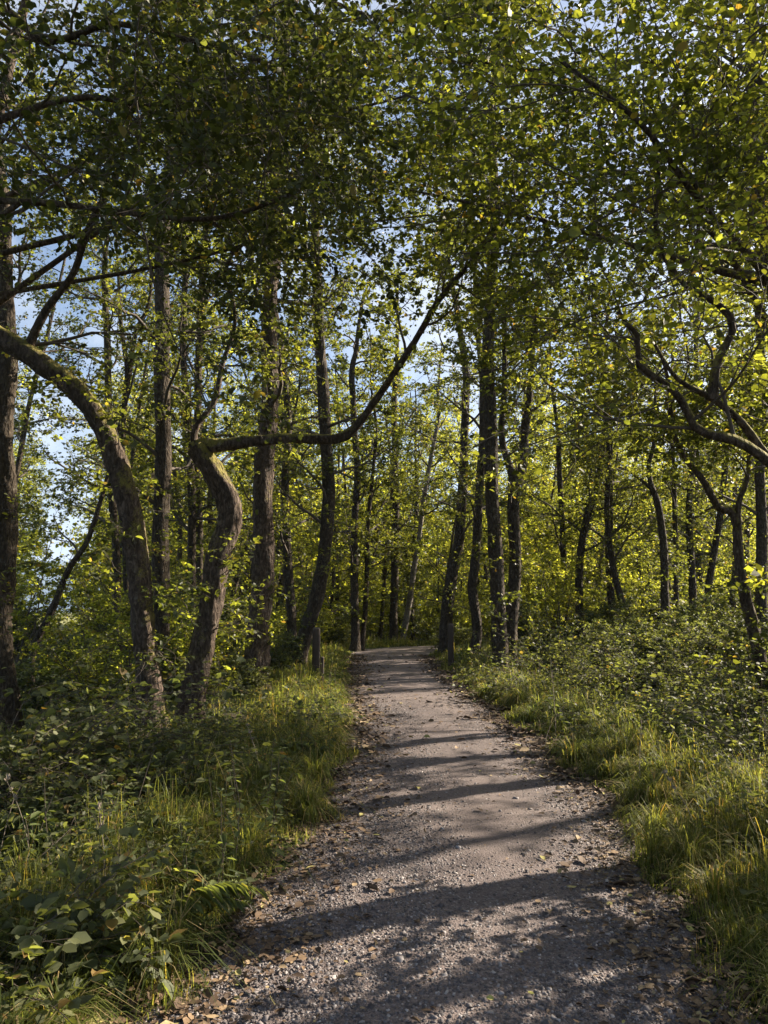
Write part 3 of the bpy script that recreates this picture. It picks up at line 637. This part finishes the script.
# unseen trees outside the picture; several added on the sun side to shade the path
for (x, y, k, r_, s_, lb) in [
    (9.0, 8.6, 1, .3, .9, "tall tree beyond the right edge, nearest of those shading the path"),
    (8.2, 13.2, 3, 2.0, .8, "leafy tree beyond the right edge, shading the middle of the path"),
    (6.3, 4.7, 2, 1.9, .9, "young unseen tree added just beyond the right edge to shade the near path"),
    (6.7, 4.5, 4, 1.9, .85, "short dense unseen tree added beside the viewpoint to darken the near path"),
    (7.7, 11.2, 2, .4, 1.0, "thin-crowned young tree added beyond the right edge to streak the path with shade"),
    (10.6, 15.4, 2, 2.4, 1.1, "thin-crowned tree beyond the right edge behind the slender curved tree"),
    (12.5, 12.5, 0, 2.9, .95, "slim tree beyond the right edge behind the brambles"),
    (16, 18, 5, 1.1, .9, "tall thick tree beyond the right edge on the far side of the clearing"),
    (6.8, 2.2, 3, 4.0, .9, "unseen high-crowned tree beside the viewpoint on the right, crown shaped for shade"),
    (11.5, 4.6, 0, 5.0, .9, "slim tree well right of the viewpoint"),
    (-7.2, 6.6, 1, 1.0, .8, "tall tree beyond the left edge behind the arching tree's limb"),
    (-8.5, 11.5, 3, 2.0, .9, "leafy tree beyond the left edge in the undergrowth"),
    (-6.0, 1.5, 0, 3.0, .9, "slim tree beside the viewpoint on the left side of the path")]:
    place("woodland_tree", (HIGH[k % 2] if x == 6.8 else TREES[4] if x == 6.7 else SPARSE[k % 3]) if x > 0 else TREES[k], ("trunk", "branches", "crown"), x, y, r_, s_, lb, "tree", "trees just outside the picture")

# shrubs and saplings of the understorey
sh = []
g = np.random.default_rng(5)
for (px, Y, k, s_) in [(600, 19, 3, .6), (640, 17, 3, .65), (685, 16, 3, .65), (725, 15, 3, .65), (765, 14, 3, .7), (560, 17.5, 3, .55), (700, 20, 3, .8), (1060, 4.6, 0, .8), (1300, 5.0, 1, .9), (240, 13.5, 3, .45), (75, 16, 3, .9), (105, 14.5, 0, .7), (140, 18, 2, .8), (205, 14.5, 0, .75), (232, 17, 1, .9), (178, 14.5, 3, .7), (285, 20, 3, .7), (270, 25, 0, .8),  # the off-frame pair beside the viewpoint is added to dapple the near path
                       (335, 33, 3, .8), (120, 27, 1, 1.0), (180, 27, 0, 1.1), (230, 30, 2, .9), (310, 32, 0, .8), (445, 32, 3, .8), (540, 21, 1, .8), (555, 26, 2, .9), (590, 30, 0, 1.0), (620, 32, 2, .8),
                       (530, 30, 2, .9), (650, 33, 1, 1.0), (690, 34, 0, .9), (735, 32, 1, 1.0), (770, 27, 3, 1.0), (490, 38, 0, .9), (465, 42, 2, .9), (430, 48, 2, .9), (405, 50, 0, 1.), (375, 47, 2, .9), (345, 42, 1, .9), (575, 40, 2, 1), (660, 42, 2, 1), (745, 44, 0, 1), (250, 40, 1, 1), (200, 40, 2, .9), (725, 24, 1, .7), (620, 24, 3, .9)]:
    p = at(px, 600, Y); sh.append((p[0], Y, k, g.uniform(0, 6.28), s_))
tries = 0
while len(sh) < 100 and tries < 9000:
    tries += 1
    y = g.uniform(28, 64); x = g.uniform(-.56, .58) * y
    e, rt = outside(x, y); px = proj((x, y, 1))[0]
    if (y < 46 and e < 1.2) or (360 < px < 440 and y < 45) or (20 < px < 85): continue
    if any((x - q[0]) ** 2 + (y - q[1]) ** 2 < 4.2 for q in sh): continue
    sh.append((x, y, int(g.integers(0, 3)), g.uniform(0, 6.28), g.uniform(.9, 1.6)))
labs = label_row([(a, b, ["bright leafy", "dark leafy", "tall spreading", "low dense"][k]) for a, b, k, _, _ in sh], "shrub")
for (x, y, k, r_, s_), lb in zip(sh, labs):
    place("shrub", SHRUBS[k], ("stems", "foliage"), x, y, r_, s_, lb, "shrub", "shrubs of the understorey")

# ------------------------------------------------------------------ far wood: one mass of leaves and trunks
def far_wood():
    g = np.random.default_rng(9); n = 460
    ang = g.uniform(-.62, .60, n); d = g.uniform(66, 105, n); ht = g.uniform(11, 20, n)
    keep = ~((ang > -.475) & (ang < -.375))
    ang, d, ht = ang[keep], d[keep], ht[keep]; n = len(ang)
    bx, by = np.sin(ang) * d, np.cos(ang) * d
    P = np.zeros((n, 4, 3)); 
    for j in range(4): P[:, j] = np.stack([bx + g.normal(0, .3, n) * j, by, ht * j / 3.3 - .3], 1)
    tr = tubes(P, np.linspace(.2, .05, 4)[None].repeat(n, 0), 6)
    k = 800; c = np.repeat(np.arange(n), k); clump = g.normal(0, 1, (n, 22, 3)) * np.array([1.6, 1.6, .27]) 
    ci = g.integers(0, 22, n * k); off = clump[c, ci]; off[:, 2] = off[:, 2] * ht[c] + ht[c] * .46
    pos = np.stack([bx[c], by[c], 0 * bx[c]], 1) + off + g.normal(0, .42, (n * k, 3)) * [1, 1, .8]
    pos[:, 2] = np.abs(pos[:, 2]); D = g.normal(0, 1, (n * k, 3))
    V2, Q2 = leaves(g, pos, D, .30, False, 1.0)
    o = link("far_wood", quads_mesh("far_wood", *merge([tr, (V2, Q2)]), [M_BARK, M_FAR], mat_idx=np.concatenate([np.zeros(len(tr[1])), np.ones(len(Q2))])))
    o["kind"] = "stuff"; o["label"] = "hazy green mass of wood far behind the trees"; o["category"] = "wood"
far_wood()

# ------------------------------------------------------------------ undergrowth near the camera
def proto_bramble(seed, stems=16, L=1.1, size=.062, kl=14, leafm=M_BRAM, up=.8):
    g = np.random.default_rng(seed); a = g.uniform(0, 6.28, stems)
    D = nrm(np.stack([np.cos(a), np.sin(a), np.full(stems, up * 2)], 1)); P = np.zeros((stems, 8, 3)); P[:, 0, :2] = g.normal(0, .1, (stems, 2)); P[:, 0, 2] = -.05
    Ls = g.uniform(.6, 1.2, stems) * L * 1.25
    for j in range(1, 8):
        D = nrm(D + g.normal(0, .12, D.shape) - [0, 0, .21]); P[:, j] = P[:, j - 1] + D * (Ls / 7)[:, None]
    P[:, :, 2] = np.maximum(P[:, :, 2], -.04)
    Rr = np.repeat(np.linspace(.0045, .0018, 8)[None], stems, 0)
    B, RB = children(g, P, Rr, 14, .12, 1, (.6, 1.3), (.12, .30), 3, .06, .2, .6, .2)
    # leaves in threes at the end of each leaf stalk
    tip = B[:, -1]; T = nrm(B[:, -1] - B[:, -2]); M = len(tip); lv = []
    for k, s_ in ((0, 1.15), (1.1, .95), (-1.1, .95)):
        c, s2 = math.cos(k), math.sin(k); D2 = np.stack([T[:, 0] * c - T[:, 1] * s2, T[:, 0] * s2 + T[:, 1] * c, T[:, 2] * .5 - .15], 1)
        lv.append(leaves(g, tip, D2, size * s_, True, 1.2, .85))
    lv.append(twig_leaves(g, P[:, 2:], kl, size * .8, True, upn=1.5))
    return quads_mesh("stems", *merge([tubes(P, Rr, 4), tubes(B, RB.clip(.001), 3)]), M_TWIG), quads_mesh("foliage", *merge(lv), leafm)
BRAM = [proto_bramble(500 + i, st, L_, sz) for i, (st, L_, sz) in enumerate([(26, 1.1, .066), (34, .95, .058), (18, .7, .07), (36, 1.4, .062)])]
g = np.random.default_rng(21)
bl = []
def ground_at(px, py):
    a = (px - 384) / F; b = (512 - py) / F
    d = np.array([a, math.cos(PITCH) - b * math.sin(PITCH), math.sin(PITCH) + b * math.cos(PITCH)])
    z = 0.0
    for _ in range(6):
        p = EYE + d * ((z - EYE[2]) / d[2]); z = float(H(p[0], p[1]))
    return p
LEFTB = [(130, 800, 0), (60, 905, 0), (10, 800, 3), (185, 885, 2), (20, 990, 2), (20, 780, 3), (75, 770, 0), (130, 760, 1), (185, 745, 3), (230, 748, 0), (270, 735, 1), (40, 830, 1), (110, 815, 0), (165, 800, 2), (215, 780, 1), (30, 890, 2), (60, 960, 2), (290, 725, 2), (235, 820, 2), (-20, 930, 0), (310, 742, 2)]
RIGHTB = [(540, 700, 3), (575, 705, 1), (520, 690, 0), (600, 690, 3), (640, 685, 3), (680, 680, 0), (720, 680, 3), (755, 685, 1), (650, 715, 1), (700, 720, 3), (745, 735, 0), (600, 725, 2), (625, 740, 1), (770, 770, 3), (730, 700, 3), (585, 668, 3), (625, 665, 0), (665, 662, 3), (705, 660, 1), (745, 662, 3), (775, 720, 3), (545, 672, 3), (530, 680, 3), (790, 800, 0), (660, 735, 2)]
for (px, py, k) in LEFTB + RIGHTB:
    p = ground_at(px, py); e, rt = outside(p[0], p[1])
    if e < .25: p[0] += (.3 if rt else -.3)
    bl.append((p[0], p[1], k, g.uniform(0, 6.28), g.uniform(.5, 1.12)))
BADJ = ["arching", "dense", "low", "sprawling"]
items = sorted(range(len(bl)), key=lambda i_: (bl[i_][0] > 1, bl[i_][1]))
cl = {}
for i_ in items:
    x, y, k, r_, s_ = bl[i_]; side = "right" if x > 1 else "left"
    band = ("at the nearest end of the %s verge" if y < 4.6 else "along the near %s verge" if y < 7 else "further along the %s verge" if y < 12 else "deep in the %s undergrowth") % side
    if side == "left" and y >= 7: band = "around the foot of the arching tree" if proj((x, y, 0))[0] < 175 else "between the twisted tree and the path"
    if side == "right" and y >= 12: band = "on the bank right of the twin trunks" if proj((x, y, 0))[0] > 560 else "at the foot of the twin trunks"
    cl.setdefault((band), []).append(i_)
for band, L in cl.items():
    L.sort(key=lambda i_: proj((bl[i_][0], bl[i_][1], 0))[0])
    for n_, i_ in enumerate(L):
        x, y, k, r_, s_ = bl[i_]
        place("bramble_bush", BRAM[k], ("stems", "foliage"), x, y, r_, s_, f"{BADJ[k]} green bramble clump {band}, {ORD[min(n_, 19)]} from the left", "bramble", "bramble clumps beside the path")

def proto_nettle(seed, stems=9, Ht=.7):
    g = np.random.default_rng(seed); P = np.zeros((stems, 7, 3)); P[:, 0, :2] = g.normal(0, .14, (stems, 2)); P[:, 0, 2] = -.04
    D = nrm(np.stack([g.normal(0, .25, stems), g.normal(0, .25, stems), np.ones(stems)], 1)); Ls = g.uniform(.5, 1.1, stems) * Ht
    for j in range(1, 7):
        D = nrm(D + g.normal(0, .06, D.shape)); P[:, j] = P[:, j - 1] + D * (Ls / 6)[:, None]
    lv = []
    for q in range(9):
        t = .22 + .78 * q / 8; f = t * 5.99; i = int(f); b = P[:, i] * (1 - f + i) + P[:, i + 1] * (f - i)
        for sg in (0, math.pi):
            a = q * 1.57 + sg + g.normal(0, .25, stems); D = np.stack([np.cos(a), np.sin(a), np.full(stems, -.12 - .3 * (1 - t))], 1)
            lv.append(leaves(g, b + D * .015, D, .085 * (1.15 - .65 * t), True, 3.0, .62))
    return quads_mesh("stems", *tubes(P, np.repeat(np.linspace(.003, .0015, 7)[None], stems, 0), 4), M_TWIG), quads_mesh("foliage", *merge(lv), M_NETTLE)
def proto_fern(seed, fronds=9, L=.75):
    g = np.random.default_rng(seed); st, lv = [], []
    for k in range(fronds):
        a = k * 2.4 + g.normal(0, .3); d = np.array([math.cos(a), math.sin(a), 1.3]); d /= np.linalg.norm(d); p = np.array([0, 0, -.02]); pts = [p]; Lk = L * g.uniform(.7, 1.15)
        for j in range(12):
            d = d + [0, 0, -.13]; d /= np.linalg.norm(d); p = p + d * Lk / 12; pts.append(p)
        P = np.array(pts); st.append(tubes(P[None], np.linspace(.004, .001, 13)[None], 4))
        t = np.linspace(.16, .99, 34); f = t * 11.99; i = f.astype(int); b = P[i] * (1 - f + i)[:, None] + P[i + 1] * (f - i)[:, None]; T = nrm(P[i + 1] - P[i])
        S = nrm(np.cross(T, [0, 0, 1.])); ln = .15 * Lk / .75 * np.sin(np.clip(1.12 - t, 0, 1) * 2.6) ** .8
        for sg in (1, -1):
            D = nrm(S * sg + T * .45 - [0, 0, .15]); V, Q = leaves(g, b, D, 1.0, True, 5.0, .20); V = V.reshape(34, 6, 3); V = V[:, :1] + (V - V[:, :1]) * ln[:, None, None]
            lv.append((V.reshape(-1, 3), Q))
    return quads_mesh("stems", *merge(st), M_TWIG), quads_mesh("foliage", *merge(lv), M_NETTLE)
M_NETTLE = leaf_mat("nettle_leaf", (.055, .075, .028), (.085, .11, .04), (.13, .155, .06), (.26, .31, .05), tfac=.38, rough=.6, spec=.25)
NET = [proto_nettle(601), proto_nettle(602, 6, .5), proto_nettle(603, 12, .8)]; FERN = [proto_fern(611), proto_fern(612, 7, .6)]
for kind, protos, lst, adj in (("nettle", NET, [(330, 735), (300, 765), (268, 790), (245, 850), (120, 850), (150, 885), (60, 800), (185, 905), (20, 870), (590, 735), (560, 715), (660, 770), (700, 790), (735, 760), (620, 712), (215, 745), (320, 715), (745, 830)], "upright nettle patch"),
                               ("fern", FERN, [(95, 835), (180, 790), (30, 915), (130, 930), (705, 745), (655, 700), (250, 760), (75, 765)], "arching green fern")):
    gg = np.random.default_rng(len(lst)); rows = {}
    for (px, py) in lst:
        p = ground_at(px, py); e, rt = outside(p[0], p[1])
        if e < .2: p[0] += (.3 if rt else -.3)
        rows.setdefault(("right" if p[0] > 1 else "left", "near" if p[1] < 6 else "farther"), []).append((proj(p)[0], p))
    for (side, band), L in rows.items():
        L.sort(key=lambda q: q[0])
        for n_, (_, p) in enumerate(L):
            k = int(gg.integers(0, len(protos)))
            place(kind, protos[k], ("stems", "foliage"), p[0], p[1], gg.uniform(0, 6.28), gg.uniform(.8, 1.15), f"{adj} on the {band} part of the {side} verge, {ORD[n_]} from the left", kind, kind + "s on the verges")

# low leafy ground cover: one object
def cover():
    g = np.random.default_rng(33); n = 90000
    y = 2.2 + 40 * g.random(n) ** 1.8; x = g.uniform(-.62, .62, n) * (y + 2) 
    e, rt = outside(x, y); dens = .5 + .5 * np.sin(x * 1.7 + 2) * np.sin(y * 1.3) + .25 * np.sin(x * 5 + y * 4)
    keep = (e > .15) & ~((x < 0) & (y > 10.5) & (e > 1.3) & (g.random(n) < .8)) & (g.random(n) < np.clip(dens, .12, 1) * ss(.1, .9, e))
    x, y = x[keep], y[keep]; z = H(x, y) + g.uniform(.02, .20, len(x)) * (1 + .4 * np.sin(x * 3))
    D = g.normal(0, 1, (len(x), 3)); D[:, 2] *= .3
    V, Q = leaves(g, np.stack([x, y, z], 1), D, .055, True, 1.5, 1.0)
    s_ = np.clip(y / 9, .8, 2.2)[:, None, None]; V = V.reshape(len(x), -1, 3); V = V[:, :1] + (V - V[:, :1]) * s_
    o = link("ground_cover", quads_mesh("ground_cover", V.reshape(-1, 3), Q, M_BRAM)); tag(o, "low leafy plants covering the woodland floor", "ground cover", kind="stuff")
cover()

# grass: one object
def grass():
    g = np.random.default_rng(44); X, Y_, S = [], [], []
    def band(n, ymin, ymax, pw, emax, sl=1.0, side=None):
        y = ymin + (ymax - ymin) * g.random(n) ** pw; l0, r0 = path_edges(y)
        e = -.02 + .10 * np.sin(y * 3.7 + 2) * np.sin(y * 1.3) + emax * g.random(n) ** 1.15; right = g.random(n) < .5 if side is None else np.full(n, side)
        x = np.where(right, r0 + e, l0 - e)
        clump = .5 + .5 * np.sin(x * 4.1 + np.sin(y * 2.2) * 2) * np.sin(y * 3.3 + 1) + .3 * np.sin(x * 11 + y * 7)
        k = g.random(n) < np.clip(clump + .15, .08, 1) * np.where(e < .12, .35, 1)
        X.append(x[k]); Y_.append(y[k]); S.append((np.clip(.06 + .14 * ss(.05, .9, e), .05, .25) * np.exp(g.normal(-.15, .45, n)).clip(.3, 2.6) * sl * (.6 + .6 * clump))[k])
    band(120000, 2.0, 9, 1.2, 1.2); band(80000, 8, 18, 1.1, 1.2); band(80000, 16, 38, 1.2, 2.4, 1.0)
    band(15000, 2.2, 14, 1.1, 4.5, .8); band(26000, 12, 42, 1.1, 9, .8, False); band(26000, 12, 42, 1.1, 9, .8, True)
    x, y, s_ = map(np.concatenate, (X, Y_, S)); n = len(x)
    b = np.stack([x, y, H(x, y) - .01], 1)
    a = g.uniform(0, 6.28, n) ; lean = g.uniform(.1, 1.0, n); d = np.stack([np.cos(a), np.sin(a)], 1)
    # a common sag towards the path
    e, rt = outside(x, y); d[:, 0] += np.where(rt, -.5, .5); 
    wd = g.uniform(.0012, .0030, n) * np.clip(y / 5, 1, 4.5)
    x = y = None
    # tussocks of long arching blades
    nt_, bl_ = 160, 130; ty = 2.6 + 15 * g.random(nt_) ** 1.3; l0, r0 = path_edges(ty); te = .12 + 1.1 * g.random(nt_) ** 1.3; tr_ = g.random(nt_) < .38
    tx = np.where(tr_, r0 + te, l0 - te); c = np.repeat(np.arange(nt_), bl_); ta = g.uniform(0, 6.28, nt_ * bl_); rr = np.abs(g.normal(0, .05, nt_ * bl_))
    bx, by = tx[c] + np.cos(ta) * rr, ty[c] + np.sin(ta) * rr
    b = np.concatenate([b, np.stack([bx, by, H(bx, by) - .01], 1)]); n = len(b); ta = ta + g.normal(0, .4, len(ta))
    a = np.concatenate([a, ta]); d = np.concatenate([d, np.stack([np.cos(ta), np.sin(ta)], 1)]); lean = np.concatenate([lean, g.uniform(.5, 1.6, len(ta))])
    s_ = np.concatenate([s_, g.uniform(.14, .38, len(ta)) * g.uniform(.7, 1.2, nt_)[c]]); wd = np.concatenate([wd, g.uniform(.0018, .0038, len(ta)) * np.clip(by / 5, 1, 3)])
    sd = np.stack([-d[:, 1], d[:, 0], 0 * a], 1); sd = nrm(sd) * wd[:, None]
    up = np.array([0, 0, 1.]); D3 = np.concatenate([d, np.zeros((n, 1))], 1)
    p1 = b + (up * .55 + D3 * (.12 * lean)[:, None]) * s_[:, None]
    p2 = b + (up * (.95 - .25 * lean)[:, None] + D3 * (.45 * lean)[:, None]) * s_[:, None]
    p3 = b + (up * (1.05 - .65 * lean)[:, None] + D3 * (.95 * lean)[:, None]) * s_[:, None]
    V = np.stack([b - sd, b + sd, p1 - sd * .9, p1 + sd * .9, p2 - sd * .6, p2 + sd * .6, p3 - sd * .1, p3 + sd * .1], 1)
    q = np.array([[0, 1, 3, 2], [2, 3, 5, 4], [4, 5, 7, 6]])
    Q = (q[None] + (np.arange(n) * 8)[:, None, None]).reshape(-1, 4)
    o = link("grass", quads_mesh("grass", V, Q, M_GRASS)); tag(o, "long grass growing on both verges of the path", "grass", kind="stuff")
grass()

# loose gravel: one object
def gravel():
    g = np.random.default_rng(55); n = 110000
    y = 2.3 + 12 * g.random(n) ** 1.9; l0, r0 = path_edges(y)
    t = g.random(n); x = l0 + (r0 - l0) * t
    patch = .5 + .5 * np.sin(x * 2.1 + y * .8 + .5) * np.sin(y * .9 + x) ; edge = np.abs(t - .55) * 2
    keep = g.random(n) < np.clip(.25 + .5 * patch + .4 * edge - .35 * ss(4, 7, y) - .45 * np.exp(-((t - .6) / .16) ** 2) * ss(3, 4.2, y), .06, 1)
    x, y = x[keep], y[keep]; n = len(x)
    s_ = np.abs(g.normal(.0038, .0024, n)) + .002; s_ = np.where(g.random(n) < .02, s_ * 1.8, s_)
    shp = np.array([[-1, -1, -.6], [1, -1, -.6], [1, 1, -.6], [-1, 1, -.6], [-.7, -.7, .6], [.7, -.7, .6], [.7, .7, .6], [-.7, .7, .6]]) * [1, .75, .5]
    V = shp[None] * g.uniform(.6, 1.2, (n, 1, 3)) + g.normal(0, .22, (n, 8, 3))
    a = g.uniform(0, 6.28, n); c, s2 = np.cos(a)[:, None], np.sin(a)[:, None]
    V = np.stack([V[..., 0] * c - V[..., 1] * s2, V[..., 0] * s2 + V[..., 1] * c, V[..., 2] + V[..., 0] * g.normal(0, .2, (n, 1))], -1) * s_[:, None, None]
    V += np.stack([x, y, path_z(x, y) + s_ * .25], 1)[:, None]
    q = np.array([[4, 5, 6, 7], [0, 1, 5, 4], [1, 2, 6, 5], [2, 3, 7, 6], [3, 0, 4, 7]])
    Q = (q[None] + (np.arange(n) * 8)[:, None, None]).reshape(-1, 4)
    o = link("gravel", quads_mesh("gravel", V, Q, M_STONE)); tag(o, "loose grey stone chippings on the path", "gravel", kind="stuff")
gravel()
def litter():
    g = np.random.default_rng(66); n = 34000
    y = 2.2 + 26 * g.random(n) ** 1.7; l0, r0 = path_edges(y)
    side = g.random(n) < .5; e = g.normal(.06, .26, n) - .05
    x = np.where(g.random(n) < .035, l0 + (r0 - l0) * g.random(n), np.where(side, r0 + e, l0 - e * 1.2))
    k = np.arange(n) < 14000; on = (x > l0) & (x < r0)
    z = np.where(on, path_z(x, y), H(x, y)) + .008 + g.random(n) * .012
    D = g.normal(0, 1, (n, 3)); D[:, 2] *= .12
    V, Q = leaves(g, np.stack([x, y, z], 1), D, .03 * np.exp(g.normal(-.1, .45, n)).clip(.4, 2.2), True, 1.6, .8)
    V = V.reshape(n, 6, 3); V = V[:, :1] + (V - V[:, :1]) * np.clip(y / 6, 1, 1.8)[:, None, None]
    zz = V[:, :, 2]; V[:, :, 2] = np.maximum(zz, z[:, None] - .004)
    o = link("leaf_litter", quads_mesh("leaf_litter", V.reshape(-1, 3), Q, M_LITTER)); tag(o, "brown fallen leaves strewn along the path edges", "leaf litter", kind="stuff")
litter()

# ------------------------------------------------------------------ posts and fallen wood
def post(label, px, py, Y, w, h, top_slope=.02, cap=True):
    p = at(px, py, Y); z = float(H(p[0], p[1])) - .1; h = float(at(px, h, Y)[2]) - z
    b = np.array([p[0], p[1], z]); r = empty("waymark_post", b); tag(r, label, "post")
    a = w / 2; c = .12 * w
    ring = np.array([[-a + c, -a], [a - c, -a], [a, -a + c], [a, a - c], [a - c, a], [-a + c, a], [-a, a - c], [-a, -a + c]])
    zs = [0, h * .3, h * .6, h - .03, h]; V = []
    for k, zz in enumerate(zs):
        s_ = [1.02, 1, .99, .99, .86][k]; V.append(np.column_stack([ring * s_, np.full(8, zz) + (ring[:, 1] * top_slope * 8 if k >= 3 else 0)]))
    V = np.vstack(V); Q = [[k * 8 + j_, k * 8 + (j_ + 1) % 8, (k + 1) * 8 + (j_ + 1) % 8, (k + 1) * 8 + j_] for k in range(4) for j_ in range(8)]
    Q += [[32, 33, 34, 35], [32, 35, 36, 39], [36, 37, 38, 39]]
    link("shaft", quads_mesh("shaft", V, np.array(Q), M_WOOD), r)
    return r
post("squared dark wooden post on the left verge beside the leaning trunk", 316, 668, 17, .17, 628)
post("thin low stake just in front of the squared post on the left verge", 322, 680, 15.5, .07, 657)
post("squared dark wooden post on the right verge before the ivy-clad trunk", 451, 662, 22, .17, 624)
def stick(label, a, b_, r0, seed, mat=M_PALEWOOD):
    A, B = ground_at(*a), ground_at(*b_); A[2] = max(float(H(A[0], A[1])), 0) + r0 * 1.2; B[2] = float(H(B[0], B[1])) + r0 * 1.4
    mid = (A + B) / 2 + [.01, .02, .012]; P = spline([A, mid, B], 16)
    V, Q = tubes(P[None], np.linspace(r0, r0 * .6, 16)[None], 8, .2, seed)
    tag(link("fallen_stick", quads_mesh("fallen_stick", V - A, Q, mat, True), None, A), label, "stick")
stick("pale fallen stick lying at the right edge of the path", (661, 824), (690, 853), .018, 3)
stick("short dark stick lying on the gravel of the near path", (573, 932), (612, 931), .008, 4, M_WOOD)

stick("grey broken branch lying in the brambles on the left verge", (120, 868), (200, 838), .012, 5)
stick("dark rotten branch lying under the arching tree", (60, 705), (128, 712), .045, 6, M_BARK)
stick("thin twig lying at the left edge of the gravel", (236, 930), (262, 905), .006, 7, M_WOOD)
def stalk(label, px, py, h, seed):
    g = np.random.default_rng(seed); p = ground_at(px, py); p[2] = float(H(p[0], p[1])) - .02; a = g.uniform(0, 6.28); ln = g.uniform(.05, .25)
    t = np.linspace(0, 1, 12); P = p + np.stack([np.cos(a) * ln * t ** 2, np.sin(a) * ln * t ** 2, h * t], 1)
    r = empty("dry_stalk", p); tag(r, label, "dry stalk", "dry stalks in the verge grass")
    V, Q = tubes(P[None], np.linspace(.0026, .0012, 12)[None] * max(1, p[1] / 6), 4); link("stem", quads_mesh("stem", V - p, Q, M_PALEWOOD), r)
    m = 46; ii = g.integers(9, 12, m); D = g.normal(0, .5, (m, 3)) + [0, 0, .9]
    V, Q = leaves(g, P[ii] + g.normal(0, .004, (m, 3)), D, .022, True, 1.0, .5); link("seed_head", quads_mesh("seed_head", V - p, Q, M_PALEWOOD), r)
for k_, (px, py, h, lb) in enumerate([(556, 738, .85, "tallest dry stalk, standing in the grass beyond the twin trunks"), (545, 748, .5, "short dry stalk beside the tallest one on the right verge"), (640, 790, .6, "dry stalk leaning over the grass above the fallen stick"),
                                 (700, 850, .5, "dry stalk at the inner edge of the near right grass"), (262, 800, .6, "dry stalk among the left verge grass halfway to the bent tree"), (105, 915, .55, "dry stalk in the near left brambles"),
                                 (305, 748, .6, "dry stalk in the sunlit grass where the left verge narrows"), (30, 880, .6, "dry stalk nearest the lower left corner")]):
    stalk(lb, px, py, h, 700 + k_)

# ------------------------------------------------------------------ the air: one even closed volume round everything
def haze(density):
    m, n, l = new_mat("air"); v = n.new("ShaderNodeVolumePrincipled"); v.inputs["Density"].default_value = density
    v.inputs["Color"].default_value = (.45, .64, 1, 1); v.inputs["Anisotropy"].default_value = 0
    o = n.new("ShaderNodeOutputMaterial"); l.new(v.outputs[0], o.inputs["Volume"])
    a, b, c = 4700, -6, 340
    V = np.array([[x, y, z] for z in (b, c) for y in (-a, a) for x in (-a, a)])
    Q = np.array([[0, 2, 3, 1], [4, 5, 7, 6], [0, 1, 5, 4], [2, 6, 7, 3], [0, 4, 6, 2], [1, 3, 7, 5]])
    tag(link("haze", quads_mesh("haze", V, Q, m)), "thin blue haze over the distant hills", "haze", kind="stuff")
haze(0.00016)
